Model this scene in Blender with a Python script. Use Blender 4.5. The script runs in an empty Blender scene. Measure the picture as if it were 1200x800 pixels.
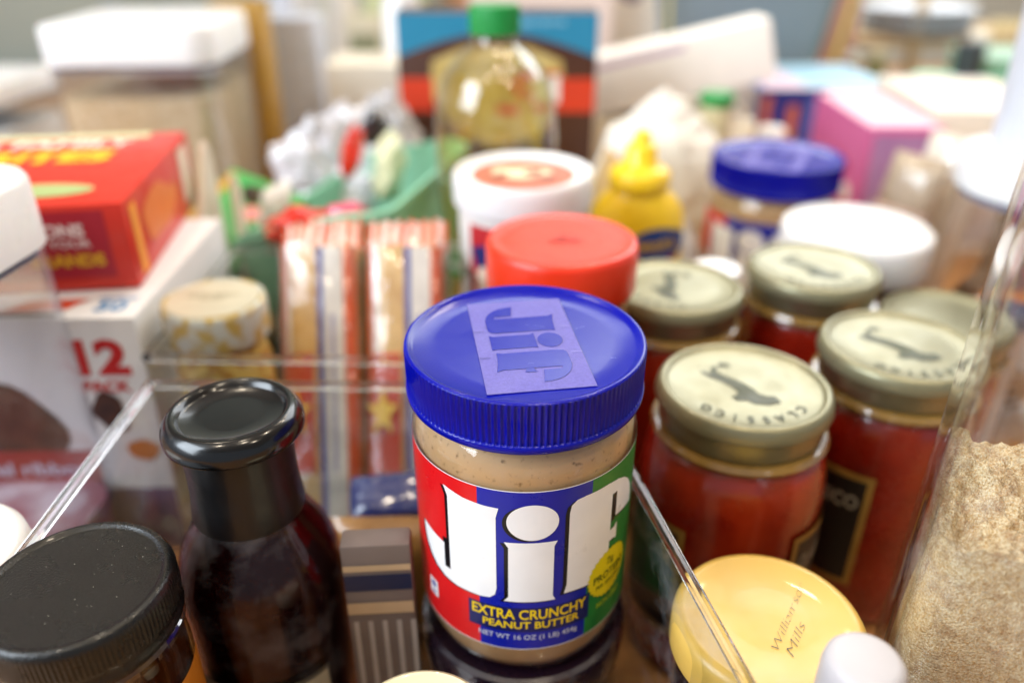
import bpy, bmesh, math, random
from mathutils import Vector, Matrix, noise
R = math.radians
PI = math.pi
SC = bpy.context.scene
COL = SC.collection
random.seed(7)

# ------------------------------------------------------------------ camera
TH = R(28.4); HC = 0.325; FPX = 930.0
cam = bpy.data.cameras.new('camera'); camo = bpy.data.objects.new('camera', cam); COL.objects.link(camo)
cam.sensor_width = 36; cam.lens = FPX/1200*36
cam.clip_start = 0.01; cam.clip_end = 60
camo.location = (0, 0, HC); camo.rotation_euler = (PI/2 - TH, 0, 0)
cam.dof.use_dof = True; cam.dof.focus_distance = 0.258; cam.dof.aperture_fstop = 3.5
cam.dof.aperture_blades = 0
SC.camera = camo

# ------------------------------------------------------------------ world, lamps, exposure
W = bpy.data.worlds.new('World'); SC.world = W; W.use_nodes = True
bgn = W.node_tree.nodes['Background']
bgn.inputs[0].default_value = (0.80, 0.88, 1.0, 1); bgn.inputs[1].default_value = 0.34
SC.view_settings.view_transform = 'Standard'; SC.view_settings.look = 'None'
SC.view_settings.exposure = 0.42; SC.view_settings.gamma = 1
SC.cycles.use_denoising = True
SC.cycles.transparent_max_bounces = 24; SC.cycles.max_bounces = 8
SC.cycles.sample_clamp_indirect = 6
SC.cycles.caustics_reflective = False; SC.cycles.caustics_refractive = False

def area(name, loc, target, sx, sy, power, col, shape='RECTANGLE'):
    l = bpy.data.lights.new(name, 'AREA'); l.shape = shape; l.size = sx; l.size_y = sy
    l.energy = power; l.color = col
    o = bpy.data.objects.new(name, l); COL.objects.link(o); o.location = loc
    o.rotation_euler = (Vector(target) - Vector(loc)).to_track_quat('-Z', 'Y').to_euler()
    return o
area('window_light_left', (-1.5, -0.45, 1.1), (0, .35, .1), 1.1, 1.1, 41, (0.80, 0.90, 1.0))
area('window_light_back', (0.5, 2.0, 1.25), (0, .5, .0), 2.4, 1.0, 38, (0.90, 0.95, 1.0))
LAMPS_AND_FILLS = [(0.12, 0.05, 1.55), (0.75, 0.35, 1.55), (-0.55, 0.75, 1.55), (0.45, 1.2, 1.55), (0.9, -.5, 1.55), (-.4, -.4, 1.55), (1.0, 1.25, 1.55), (.3, 1.6, 1.55), (.35, -.35, 1.55)]  # end of list, from the far right on: added to brighten back and sauce jars
for i, p in enumerate(LAMPS_AND_FILLS):
    area('ceiling_and_fill_light', p, (p[0], p[1], 0), .11, .11, 2.3, (1.0, 0.86, 0.68), 'DISK')

# ------------------------------------------------------------------ materials
def lin(h):
    if isinstance(h, str):
        h = h.lstrip('#'); c = [int(h[i:i+2], 16)/255 for i in (0, 2, 4)]
        return tuple(x/12.92 if x <= .04045 else ((x+.055)/1.055)**2.4 for x in c) + (1,)
    return tuple(h) + (1,)
MC = {}
BUMPD = {'brown_sugar': .0015}
def mat(name, col, rough=.4, metal=0, coat=0, var=0.06, vs=60, bump=0, bs=300, sss=0, col2=None, spec=.5, thr=None, stretch=None):
    if name in MC: return MC[name]
    m = bpy.data.materials.new(name); m.use_nodes = True; nt = m.node_tree; N = nt.nodes; L = nt.links
    b = N['Principled BSDF']; c = lin(col)
    tc = N.new('ShaderNodeTexCoord'); src = tc.outputs['Object']
    if stretch:
        mp = N.new('ShaderNodeMapping'); mp.inputs['Scale'].default_value = stretch
        L.new(src, mp.inputs[0]); src = mp.outputs[0]
    nz = N.new('ShaderNodeTexNoise'); nz.inputs['Scale'].default_value = vs; nz.inputs['Detail'].default_value = 4
    L.new(src, nz.inputs['Vector'])
    cr = N.new('ShaderNodeValToRGB')
    lo, hi = thr or (.3, .7)
    cr.color_ramp.elements[0].position = lo; cr.color_ramp.elements[1].position = hi
    if col2 is None:
        cr.color_ramp.elements[0].color = tuple(x*(1-var) for x in c[:3])+(1,)
        cr.color_ramp.elements[1].color = tuple(min(1, x*(1+var)) for x in c[:3])+(1,)
    else:
        cr.color_ramp.elements[0].color = c; cr.color_ramp.elements[1].color = lin(col2)
    L.new(nz.outputs[0], cr.inputs[0]); L.new(cr.outputs[0], b.inputs['Base Color'])
    rn = N.new('ShaderNodeTexNoise'); rn.inputs['Scale'].default_value = 55; rn.inputs['Detail'].default_value = 7; rn.inputs['Roughness'].default_value = .65
    L.new(tc.outputs['Object'], rn.inputs['Vector'])
    rm_ = N.new('ShaderNodeMapRange'); rm_.inputs['From Min'].default_value = .3; rm_.inputs['From Max'].default_value = .72
    rm_.inputs['To Min'].default_value = rough*.75; rm_.inputs['To Max'].default_value = min(1, rough*1.35+.03)
    L.new(rn.outputs[0], rm_.inputs['Value']); L.new(rm_.outputs[0], b.inputs['Roughness'])
    b.inputs['Metallic'].default_value = metal
    b.inputs['Coat Weight'].default_value = coat; b.inputs['Coat Roughness'].default_value = .04
    b.inputs['Specular IOR Level'].default_value = spec
    if sss:
        b.inputs['Subsurface Weight'].default_value = sss; b.inputs['Subsurface Radius'].default_value = (.006, .003, .0015)
        b.inputs['Subsurface Scale'].default_value = 1
    if bump:
        n2 = N.new('ShaderNodeTexNoise'); n2.inputs['Scale'].default_value = bs; n2.inputs['Detail'].default_value = 3
        L.new(src, n2.inputs['Vector'])
        bp = N.new('ShaderNodeBump'); bp.inputs['Strength'].default_value = bump; bp.inputs['Distance'].default_value = BUMPD.get(name, .001)
        L.new(n2.outputs[0], bp.inputs['Height']); L.new(bp.outputs[0], b.inputs['Normal'])
    MC[name] = m; return m
def clear(name, tint=(1, 1, 1), lo=.05, hi=.75, rough=.03, power=4, bump=0, bs=60):
    """thin clear plastic or glass: straight transmission with a Fresnel-like gloss on top"""
    if name in MC: return MC[name]
    m = bpy.data.materials.new(name); m.use_nodes = True; nt = m.node_tree; N = nt.nodes; L = nt.links
    N.remove(N['Principled BSDF']); out = N['Material Output']
    t = N.new('ShaderNodeBsdfTransparent'); t.inputs[0].default_value = tuple(tint)+(1,)
    g = N.new('ShaderNodeBsdfGlossy'); g.inputs['Roughness'].default_value = rough
    lw = N.new('ShaderNodeLayerWeight'); lw.inputs[0].default_value = .5
    p = N.new('ShaderNodeMath'); p.operation = 'POWER'; p.inputs[1].default_value = power
    L.new(lw.outputs['Facing'], p.inputs[0])
    mr = N.new('ShaderNodeMapRange'); mr.inputs['To Min'].default_value = lo; mr.inputs['To Max'].default_value = hi
    L.new(p.outputs[0], mr.inputs['Value'])
    mx = N.new('ShaderNodeMixShader'); L.new(mr.outputs[0], mx.inputs[0]); L.new(t.outputs[0], mx.inputs[1]); L.new(g.outputs[0], mx.inputs[2])
    sn = N.new('ShaderNodeTexNoise'); sn.inputs['Scale'].default_value = 38; sn.inputs['Detail'].default_value = 8; sn.inputs['Roughness'].default_value = .7
    tcs = N.new('ShaderNodeTexCoord'); L.new(tcs.outputs['Object'], sn.inputs['Vector'])
    sr = N.new('ShaderNodeMapRange'); sr.inputs['From Min'].default_value = .5; sr.inputs['From Max'].default_value = .75; sr.inputs['To Max'].default_value = .10
    L.new(sn.outputs[0], sr.inputs['Value'])
    df = N.new('ShaderNodeBsdfDiffuse'); df.inputs[0].default_value = (.8, .82, .85, 1)
    m2 = N.new('ShaderNodeMixShader'); L.new(sr.outputs[0], m2.inputs[0]); L.new(mx.outputs[0], m2.inputs[1]); L.new(df.outputs[0], m2.inputs[2])
    L.new(m2.outputs[0], out.inputs[0])
    if bump:
        tc = N.new('ShaderNodeTexCoord'); n2 = N.new('ShaderNodeTexNoise'); n2.inputs['Scale'].default_value = bs
        L.new(tc.outputs['Object'], n2.inputs['Vector'])
        bp = N.new('ShaderNodeBump'); bp.inputs['Strength'].default_value = bump; bp.inputs['Distance'].default_value = .002
        L.new(n2.outputs[0], bp.inputs['Height']); L.new(bp.outputs[0], g.inputs['Normal']); L.new(bp.outputs[0], lw.inputs['Normal'])
    MC[name] = m; return m
def glass(name, tint=(1, 1, 1), rough=.02, ior=1.45):
    if name in MC: return MC[name]
    m = bpy.data.materials.new(name); m.use_nodes = True; b = m.node_tree.nodes['Principled BSDF']
    b.inputs['Base Color'].default_value = tuple(tint)+(1,); b.inputs['Transmission Weight'].default_value = 1
    b.inputs['Roughness'].default_value = rough; b.inputs['IOR'].default_value = ior
    MC[name] = m; return m
def emis(name, col, s):
    m = bpy.data.materials.new(name); m.use_nodes = True; b = m.node_tree.nodes['Principled BSDF']
    b.inputs['Emission Color'].default_value = lin(col); b.inputs['Emission Strength'].default_value = s; return m
def flat(col, rough=.45):
    """printed ink or card of one colour"""
    return mat('ink_' + str(col) + ('' if rough == .45 else str(rough)), col, rough, var=.04, vs=120)

# ------------------------------------------------------------------ mesh helpers
def finish(o, smooth=True, ang=35):
    me = o.data
    if smooth:
        for p in me.polygons: p.use_smooth = True
        me.set_sharp_from_angle(angle=R(ang))
    return o
def mesh(name, v, f, mats, parent=None, mi=None, smooth=True, ang=35, fix=True):
    me = bpy.data.meshes.new(name); me.from_pydata([tuple(x) for x in v], [], f)
    if not isinstance(mats, (list, tuple)): mats = [mats]
    for m in mats: me.materials.append(m)
    if mi: me.polygons.foreach_set('material_index', mi)
    if fix:
        bm = bmesh.new(); bm.from_mesh(me); bmesh.ops.recalc_face_normals(bm, faces=bm.faces); bm.to_mesh(me); bm.free()
    me.validate()
    o = bpy.data.objects.new(name, me); COL.objects.link(o)
    if parent: o.parent = parent
    return finish(o, smooth, ang)
def thing(name, label, cat, loc=(0, 0, 0), rz=0, group=None, rot=None, scale=1):
    o = bpy.data.objects.new(name, None); COL.objects.link(o); o.empty_display_size = .02
    o.location = loc; o.rotation_euler = rot or (0, 0, rz); o.scale = (scale,)*3
    o['label'] = label; o['category'] = cat
    if group: o['group'] = group
    return o
def tag(o, label, cat, group=None):
    o['label'] = label; o['category'] = cat
    if group: o['group'] = group
    return o
def struct(o): o['kind'] = 'structure'; return o
def lathe(name, prof, m, parent=None, seg=96, ridge=None, ang=35, off=(0, 0)):
    """prof: (r, z) from bottom to top; ridge=(count, depth, z0, z1) presses grip ridges into the skirt"""
    v = []; f = []; n = len(prof); prof_max = max(p[0] for p in prof)
    for i in range(seg):
        a = 2*PI*i/seg
        for r, z in prof:
            rr = r
            if ridge and ridge[2] <= z <= ridge[3] and r > prof_max-.0015: rr = r - ridge[1]*(.5 - .5*math.cos(a*ridge[0]))**.7
            v.append((off[0]+rr*math.sin(a), off[1]-rr*math.cos(a), z))
    for i in range(seg):
        j = (i+1) % seg
        for k in range(n-1):
            f.append((i*n+k, j*n+k, j*n+k+1, i*n+k+1))
    if prof[0][0] > 1e-5: f.append([i*n for i in range(seg)][::-1])
    if prof[-1][0] > 1e-5: f.append([i*n+n-1 for i in range(seg)])
    o = mesh(name, v, f, m, parent, ang=ang)
    if prof[0][0] <= 1e-5 or prof[-1][0] <= 1e-5:
        bm = bmesh.new(); bm.from_mesh(o.data); bmesh.ops.remove_doubles(bm, verts=bm.verts, dist=1e-6); bm.to_mesh(o.data); bm.free(); finish(o, True, ang)
    return o
def rr_ring(hx, hy, r, z, n=8):
    out = []
    for cx, cy, a0 in ((hx-r, hy-r, 0), (-hx+r, hy-r, 90), (-hx+r, -hy+r, 180), (hx-r, -hy+r, 270)):
        for k in range(n+1):
            a = R(a0+90*k/n); out.append((cx+r*math.cos(a), cy+r*math.sin(a), z))
    return out
def loft(name, rings, m, parent=None, cap=(True, True), ang=35, smooth=True):
    v = [p for rg in rings for p in rg]; n = len(rings[0]); f = []
    for i in range(len(rings)-1):
        for k in range(n):
            f.append((i*n+k, i*n+(k+1) % n, (i+1)*n+(k+1) % n, (i+1)*n+k))
    if cap[0]: f.append(list(range(n))[::-1])
    if cap[1]: f.append([(len(rings)-1)*n+k for k in range(n)])
    return mesh(name, v, f, m, parent, ang=ang, smooth=smooth)
def rbox(name, sx, sy, z0, z1, r, m, parent=None, edge=.001, c=(0, 0)):
    hx, hy = sx/2, sy/2; e = min(edge, r*.9)
    rings = [rr_ring(hx-e, hy-e, r-e*.99, z0), rr_ring(hx, hy, r, z0+e), rr_ring(hx, hy, r, z1-e), rr_ring(hx-e, hy-e, r-e*.99, z1)]
    rings = [[(p[0]+c[0], p[1]+c[1], p[2]) for p in rg] for rg in rings]
    return loft(name, rings, m, parent)
def box(name, x0, x1, y0, y1, z0, z1, m, parent=None, bev=.0008, seg=2):
    bm = bmesh.new(); bmesh.ops.create_cube(bm, size=1)
    for v in bm.verts: v.co = Vector(((x0+x1)/2+v.co.x*(x1-x0), (y0+y1)/2+v.co.y*(y1-y0), (z0+z1)/2+v.co.z*(z1-z0)))
    if bev: bmesh.ops.bevel(bm, geom=list(bm.edges), offset=bev, segments=seg, affect='EDGES', profile=.6)
    me = bpy.data.meshes.new(name); bm.to_mesh(me); bm.free(); me.materials.append(m)
    o = bpy.data.objects.new(name, me); COL.objects.link(o)
    if parent: o.parent = parent
    return finish(o, True, 40)
def tube(name, pts, r, m, parent=None, seg=10):
    v = []; f = []; n = len(pts); P = [Vector(p) for p in pts]
    for i, p in enumerate(P):
        d = (P[min(i+1, n-1)] - P[max(i-1, 0)]).normalized()
        s = d.cross(Vector((0, 0, 1))); s = s.normalized() if s.length > .01 else Vector((1, 0, 0)); u = s.cross(d)
        rr = r[i] if isinstance(r, (list, tuple)) else r
        for k in range(seg):
            a = 2*PI*k/seg; v.append(p+(s*math.cos(a)+u*math.sin(a))*rr)
    for i in range(n-1):
        for k in range(seg): f.append((i*seg+k, i*seg+(k+1) % seg, (i+1)*seg+(k+1) % seg, (i+1)*seg+k))
    f.append(list(range(seg))); f.append([(n-1)*seg+k for k in range(seg)])
    return mesh(name, v, f, m, parent)

# -- flat print: 2-D shapes in millimetres, mapped on to a face or round a jar
def from_curve(cd):
    o = bpy.data.objects.new('tmp', cd); COL.objects.link(o)
    dg = bpy.context.evaluated_depsgraph_get(); me = bpy.data.meshes.new_from_object(o.evaluated_get(dg))
    v = [tuple(x.co[:2]) for x in me.vertices]; f = [list(p.vertices) for p in me.polygons]
    bpy.data.objects.remove(o); bpy.data.meshes.remove(me); bpy.data.curves.remove(cd)
    return v, f
def text2(s, h, cx=0, cy=0, bold=.0, wide=1.0, rot=0, ital=0, fit=None):
    """letters h mm tall, centred on (cx, cy); fit = total width in mm"""
    cd = bpy.data.curves.new('t', 'FONT'); cd.body = s; cd.size = 1; cd.offset = bold*.1; cd.resolution_u = 3; cd.shear = ital
    v, f = from_curve(cd)
    if not v: return [], []
    x0 = min(p[0] for p in v); x1 = max(p[0] for p in v); y0 = min(p[1] for p in v); y1 = max(p[1] for p in v)
    k = h/(y1-y0); kx = k*wide
    if fit: kx = fit/(x1-x0)
    c, s_ = math.cos(R(rot)), math.sin(R(rot)); out = []
    for p in v:
        a = (p[0]-(x0+x1)/2)*kx; b = (p[1]-(y0+y1)/2)*k
        out.append((cx+a*c-b*s_, cy+a*s_+b*c))
    return out, f
def poly2(*polys):
    cd = bpy.data.curves.new('p', 'CURVE'); cd.dimensions = '2D'; cd.fill_mode = 'BOTH'
    for pl in polys:
        sp = cd.splines.new('POLY'); sp.points.add(len(pl)-1); sp.use_cyclic_u = True
        for q, p in zip(sp.points, pl): q.co = (p[0], p[1], 0, 1)
    return from_curve(cd)
def rect2(x0, y0, x1, y1): return [(x0, y0), (x1, y0), (x1, y1), (x0, y1)], [[0, 1, 2, 3]]
def ell2(cx, cy, rx, ry, n=40): return [(cx+rx*math.cos(2*PI*i/n), cy+ry*math.sin(2*PI*i/n)) for i in range(n)], [list(range(n))]
def star2(cx, cy, r0, r1, n): return [(cx+(r0 if i % 2 else r1)*math.cos(PI*i/n), cy+(r0 if i % 2 else r1)*math.sin(PI*i/n)) for i in range(2*n)], [list(range(2*n))]
def blob2(cx, cy, rx, ry, seed=0, w=.2, n=28):
    rn = random.Random(seed); ph = [rn.uniform(0, 6) for _ in range(3)]
    return [(cx+rx*q*math.cos(a), cy+ry*q*math.sin(a)) for a in [2*PI*i/n for i in range(n)] for q in [1+w*(math.sin(2*a+ph[0])*.5+math.sin(3*a+ph[1])*.4+math.sin(5*a+ph[2])*.3)]], [list(range(n))]
def move2(sh, dx=0, dy=0, k=1): return [(p[0]*k+dx, p[1]*k+dy) for p in sh[0]], sh[1]
def join2(*shs):
    v = []; f = []
    for s in shs:
        b = len(v); v += list(s[0]); f += [[i+b for i in q] for q in s[1]]
    return v, f
def slice_x(sh, step):
    """cut a 2-D shape into narrow strips so that it can bend round a jar"""
    bm = bmesh.new(); vs = [bm.verts.new((p[0], p[1], 0)) for p in sh[0]]
    for q in sh[1]:
        try: bm.faces.new([vs[i] for i in q])
        except ValueError: pass
    xs = [p[0] for p in sh[0]]; x = math.floor(min(xs)/step)*step
    while x < max(xs):
        bmesh.ops.bisect_plane(bm, geom=list(bm.verts)+list(bm.edges)+list(bm.faces), plane_co=(x, 0, 0), plane_no=(1, 0, 0), dist=1e-4); x += step
    bm.verts.index_update(); v = [tuple(q.co[:2]) for q in bm.verts]; f = [[q.index for q in fa.verts] for fa in bm.faces]; bm.free()
    return v, f
def wrap(name, sh, m, parent, r, lift=.0002, rz=0, rfun=None):
    """shape in mm bent round the z axis; x = 0 faces -Y"""
    v, f = slice_x(sh, 2.5 if r > .02 else 1.5); out = []
    for x, z in v:
        rr = (rfun(z/1000) if rfun else r)+lift; a = x/1000/r+rz; out.append((rr*math.sin(a), -rr*math.cos(a), z/1000))
    return mesh(name, out, f, m, parent, smooth=True, fix=False, ang=60)
def face(name, sh, m, parent, o, ux, uy, lift=.0003):
    """shape in mm laid on a plane: o = origin, ux / uy = directions"""
    o = Vector(o); ux = Vector(ux).normalized(); uy = Vector(uy).normalized(); n = ux.cross(uy)
    return mesh(name, [o+ux*(x/1000)+uy*(y/1000)+n*lift for x, y in sh[0]], sh[1], m, parent, smooth=False, fix=False)
F_FRONT = ((1, 0, 0), (0, 0, 1)); F_TOP = ((1, 0, 0), (0, 1, 0)); F_RIGHT = ((0, 1, 0), (0, 0, 1)); F_LEFT = ((0, -1, 0), (0, 0, 1))

# ------------------------------------------------------------------ the setting
wood = mat('oiled_counter_wood', '#a5713f', .38, coat=.2, col2='#bd8950', vs=14, stretch=(1, 9, 1), bump=.1, bs=90)
ct = struct(box('counter_top', -1.9, 1.9, -.5, 2.0, -.04, 0, wood, bev=.003))
fl = struct(box('floor', -4, 4, -3, 5, -.95, -.9, mat('floor_tiles', '#8d8274', .5, vs=3)))
wl = struct(box('wall_back', -3.2, .48, 2.05, 2.15, -.9, 1.9, mat('grey_green_wall_paint', '#a9b0a6', .85, var=.05, vs=2, bump=.05, bs=400)))
wr = struct(box('wall_back_right', .48, 3.2, 2.65, 2.75, -.9, 1.9, mat('cream_wall_paint', '#d8cfbd', .85, var=.05, vs=2)))
cl = struct(box('ceiling', -3.2, 3.2, -2.2, 2.75, 1.62, 1.7, mat('ceiling_paint', '#dcdad4', .9, var=.03, vs=3)))
lamp_em = emis('lamp_glow', '#ffe2b0', 14)
for i, p in enumerate(LAMPS_AND_FILLS):
    t = thing('ceiling_and_fill_lamp', 'round warm ceiling spotlight above the counter, from a set with added fill lamps', 'lamp', (p[0], p[1], 1.62), group='ceiling spotlights above the counter')  # the lamps at the end of the list are added fill, not known fittings
    lathe('lamp_ring', [(.075, -.012), (.078, -.006), (.08, -.0005)], flat('#e8e6e0'), t, 40)
    lathe('lamp_disc', [(.055, -.016), (.055, -.0125)], lamp_em, t, 40)

# ------------------------------------------------------------------ shared materials
WHITE = flat('#eceae6'); BLACK = flat('#0c0c0e'); RED = flat('#c9161c'); YEL = flat('#f0d010')
CREAMINK = flat('#ece0c0'); NAVY = flat('#161f66')
white_pl = mat('white_plastic', '#e9e9ea', .3, coat=.15, var=.02, sss=.15)
clear_pl = clear('clear_plastic', (.97, .98, .99), .05, .7)
bin_pl = clear('clear_bin_plastic', (.97, .98, .98), .045, .6)
rim_pl = glass('clear_rim_plastic', (.98, .99, 1), .04)
gold_met = mat('pale_gold_tin', '#8b886c', .36, metal=.5, coat=.05, spec=.4, var=.05, vs=40, bump=.03, bs=500)
gold_dark = mat('dull_gold_tin_skirt', '#8f8c70', .35, metal=.9, coat=.3, var=.08, vs=50)

# ------------------------------------------------------------------ peanut butter jars
J_ = [(-44, 61.5), (-43.6, 57), (-42.2, 52.5), (-39.6, 48.4), (-36, 45.2), (-31.5, 43), (-26, 42), (-16, 42), (-12.6, 42.5), (-10.6, 44.3), (-10, 47.5), (-10, 80), (-9, 84.2), (-14, 84.3), (-22, 84.9), (-30.4, 86.4), (-28.6, 82.5), (-28.6, 48.2), (-31.4, 48.2), (-31.4, 59.4), (-37, 60.2)]
I_ = [(-7.4, 42), (10.9, 42), (9.9, 44.2), (9.9, 67.5), (11, 69.8), (-7.3, 69.8), (-5.8, 67.4), (-5.8, 44.2)]
F_ = [(5-x, 128-y) for x, y in J_]
BAR_ = [(33, 58.4), (36, 58.4), (37.8, 57.4), (37.8, 65), (36, 63.6), (33, 63.4)]
def wordmark(): return join2(poly2(J_), poly2(I_), ell2(2.4, 78.6, 8.8, 7.7, 44), poly2(F_), poly2(BAR_))
blue_lid = mat('blue_lid_plastic', '#020a90', .17, spec=.3, var=.03, vs=30, bump=.02, bs=900, sss=.0)
blue_frost = mat('frosted_blue_plastic', '#6c67b4', .7, var=.1, vs=900, bump=.6, bs=2600)
pb = mat('peanut_butter', '#7a5c3a', .5, coat=.6, col2='#bd9b74', vs=420, thr=(.22, .40), bump=.25, bs=160, sss=.15)
shell = clear('clear_jar_plastic', (.97, .95, .9), .05, .8, .04, 3.2, bump=.25, bs=45)
def peanut_jar(label, loc, rot, scale=1):
    t = thing('peanut_butter_jar', label, 'jar', loc, rot=rot, scale=scale, group='peanut butter jars with blue lids')
    body = [(.030, .0006), (.0345, 0), (.0375, .002), (.0395, .007), (.0405, .014), (.0408, .018), (.0408, .0920), (.0406, .0945), (.0400, .0975), (.0389, .1003), (.0374, .1026), (.0364, .1045), (.0364, .1095)]
    lathe('jar_body', body, shell, t, 128)
    c = [(r-.0011, z+.001) for r, z in body[:-2]] + [(.0350, .106), (.0345, .109)]
    lathe('peanut_butter', c, pb, t, 96)
    # lid
    lid = lathe('lid', [(.0398, .1075), (.0412, .1068), (.0419, .1076), (.0421, .1095), (.0417, .11), (.0417, .1102), (.0418, .118), (.0419, .1247), (.0417, .1256), (.0411, .1262), (.0404, .1262), (.0396, .1256), (.0378, .1246), (.030, .1244), (.012, .1244), (0, .1244)], blue_lid, t, 896, ridge=(128, .0008, .1101, .1248), ang=50)
    k = .565
    base = rect2(-31, -17.5, 31, 17.5)
    o = (.0005, -.001, .1246); ux = (.148, -.989, 0); uy = (.989, .148, 0)
    # frosted panel raised a little round the sunken letters
    fp = face('frosted_panel', base, blue_frost, lid, o, ux, uy, lift=.00015)
    wm = move2(wordmark(), -2.4*k, -64*k, k)
    face('embossed_lettering', wm, blue_lid, lid, o, ux, uy, lift=.00035)
    for x in (-8.6, 9.5):
        face('panel_seam', rect2(x-.12, -17.5, x+.12, -13.6), NAVY, lid, o, ux, uy, lift=.0005)
        face('panel_seam', rect2(x-.12, 13.6, x+.12, 17.5), flat('#8f8bd0'), lid, o, ux, uy, lift=.0005)
    rs = random.Random(4)
    v = []; f = []
    for i in range(9):
        a = rs.uniform(0, 6.3); q = .034*math.sqrt(rs.random()); x, y = q*math.cos(a), q*math.sin(a); b_ = rs.uniform(-.5, .5); l_ = rs.uniform(.0006, .0022); w_ = .00005
        n_ = len(v); dx, dy = math.cos(b_)*l_, math.sin(b_)*l_
        v += [(x-dx, y-dy-w_, .1250), (x+dx, y+dy-w_, .1250), (x+dx, y+dy+w_, .1250), (x-dx, y-dy+w_, .1250)]; f.append((n_, n_+1, n_+2, n_+3))
    sc_ = mesh('scuffs', v, f, flat('#7f86d6'), lid, smooth=False, fix=False); sc_['kind'] = 'stuff'
    # label
    r = .0409
    gl = lambda n, c: mat(n, c, .32, coat=.0, spec=.4, var=.03, vs=90)
    red = gl('label_red', '#d3161c'); blu = gl('label_blue', '#0f1e9a'); grn = gl('label_green', '#1f7a35'); wh = gl('label_white', '#eeeef0')
    lb = wrap('label', rect2(-16.5, 17.5, 23.5, 91.5), blu, t, r, .0001)
    for nm, a, b, m in (('label_red_panel', -64, -16.5, red), ('label_green_panel', 23.5, 52, grn), ('label_back_panel', 52, 64.5, gl('label_dark_green', '#14592a'))):
        wrap(nm, rect2(a, 17.5, b, 91.5), m, t, r, .0001)
    for zz in (17.2, 91.5): wrap('label_edge_line', rect2(-64, zz, 64, zz+.35), wh, t, r, .0001)
    wrap('wordmark_shadow', join2(move2(wordmark(), -1.5, -.55), rect2(-32, 48, -28, 62), rect2(33, 67, 36, 79)), gl('label_black', '#0a0a10'), t, r, .00018)
    wrap('wordmark', wordmark(), wh, t, r, .00026)
    wrap('flavour_panel', rect2(-21, 26.5, 25, 38.8), gl('label_navy', '#101a58'), t, r, .00018)
    yl = gl('label_yellow', '#e9c81a')
    wrap('flavour_text', join2(text2('EXTRA CRUNCHY', 5.0, 2, 35.6, .22, fit=43), text2('PEANUT BUTTER', 3.6, 2.6, 30.2, .22, fit=36)), yl, t, r, .00034)
    wrap('weight_text', text2('NET WT 16 OZ (1 LB) 454g', 3.3, 1.5, 23.6, .1, fit=37), gl('label_pale_blue', '#c3c8dc'), t, r, .00034)
    sl = wrap('protein_seal', star2(35, 43.5, 11.4, 10.6, 28), gl('seal_yellow', '#dfcf12'), t, r, .0004)
    wrap('seal_text', join2(text2('7g', 4.2, 35, 48.6, .1), text2('PROTEIN', 3.6, 35, 43, .2, fit=17), text2('PER SERVING', 1.9, 35, 38.6, .1, fit=14)), gl('seal_green', '#4c5a12'), t, r, .0005)
    wrap('non_gmo_text', text2('NON GMO', 2.9, 36, 29, .2, fit=14), gl('label_lime', '#a7c424'), t, r, .00034)
    wrap('smart_code_patch', rect2(-42.5, 27, -37, 35), wh, t, r, .0002)
    wrap('code_mark', join2(ell2(-39.7, 32.6, 1.6, 1.4), rect2(-41, 28.2, -38.4, 29.4)), gl('label_violet', '#4a4a9a'), t, r, .0003)
    return t
peanut_jar('sharp blue-lidded peanut butter jar standing in the clear bin in front of all the others', (0.0045, .2445, .0700), (R(1.2), 0, 0))
peanut_jar('blurred large blue-lidded peanut butter jar behind the gold-lidded sauce jars', (.213, .63, 0), (0, 0, R(-34)), 1.225)

# dark jelly jar the peanut butter stands on
t = thing('jelly_jar', 'dark purple jar under the peanut butter jar, white print on its lid', 'jar', (.0045, .2445, .0026))
dk = mat('dark_jelly_glass', '#140810', .15, coat=1, col2='#2a0e20', vs=30)
lathe('jar_body', [(.036, 0), (.04, .003), (.041, .01), (.041, .042), (.038, .048), (.038, .05)], dk, t)
lathe('lid', [(.040, .049), (.0425, .0495), (.0428, .052), (.0428, .0625), (.042, .0650), (.040, .0660), (.039, .0657), (0, .0657)], mat('dark_purple_lid', '#1a0d1c', .25, coat=.6), t)
wrap('lid_text', join2(text2('BEST BY JUN 24', 2.2, -14, 60.3, .1, fit=26), text2('0284 C14 03:12', 2.2, -13, 56.4, .1, fit=24)), flat('#b9b6ba'), t, .0428, .0002)

# ------------------------------------------------------------------ barbecue bottle
t = thing('barbecue_sauce_bottle', 'dark glass sauce bottle with glossy black cap, beside the peanut butter jar', 'bottle', (-.0975, .231, .0026))
sauce_d = mat('dark_sauce_glass', '#0e0202', .2, coat=.2, col2='#1e0304', vs=20, spec=.6)
gb = clear('brown_bottle_glass', (.7, .5, .5), .02, .5, .02, 5, bump=.2, bs=30)
prof = [(.026, 0), (.0295, .003), (.0305, .008), (.0302, .06), (.0312, .085), (.0314, .094), (.0303, .104), (.0275, .113), (.0240, .1195), (.0212, .1245), (.0200, .129), (.0186, .140), (.0182, .156)]
lathe('bottle_glass', prof, gb, t)
lathe('sauce', [(r-.0014, z+.0012) for r, z in prof[:-1]], sauce_d, t)
cap = mat('black_tin_cap', '#0b0c0e', .18, coat=.2, var=.05, bump=.015, bs=500)
lathe('neck_sleeve', [(.0200, .1285), (.0203, .1300), (.0192, .140), (.0190, .150), (.0196, .1610), (.0200, .1630)], mat('black_shrink_sleeve', '#070608', .38, coat=.1, bump=.35, bs=70), t)
lathe('cap', [(.0205, .1618), (.0234, .1621), (.0241, .1630), (.0243, .1645), (.0242, .1662), (.0236, .1679), (.0226, .1694), (.0213, .1710), (.0198, .1715), (.0186, .1708), (.0178, .1694), (.0172, .1688), (.010, .1689), (0, .1690)], cap, t, 128, ang=70)
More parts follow.
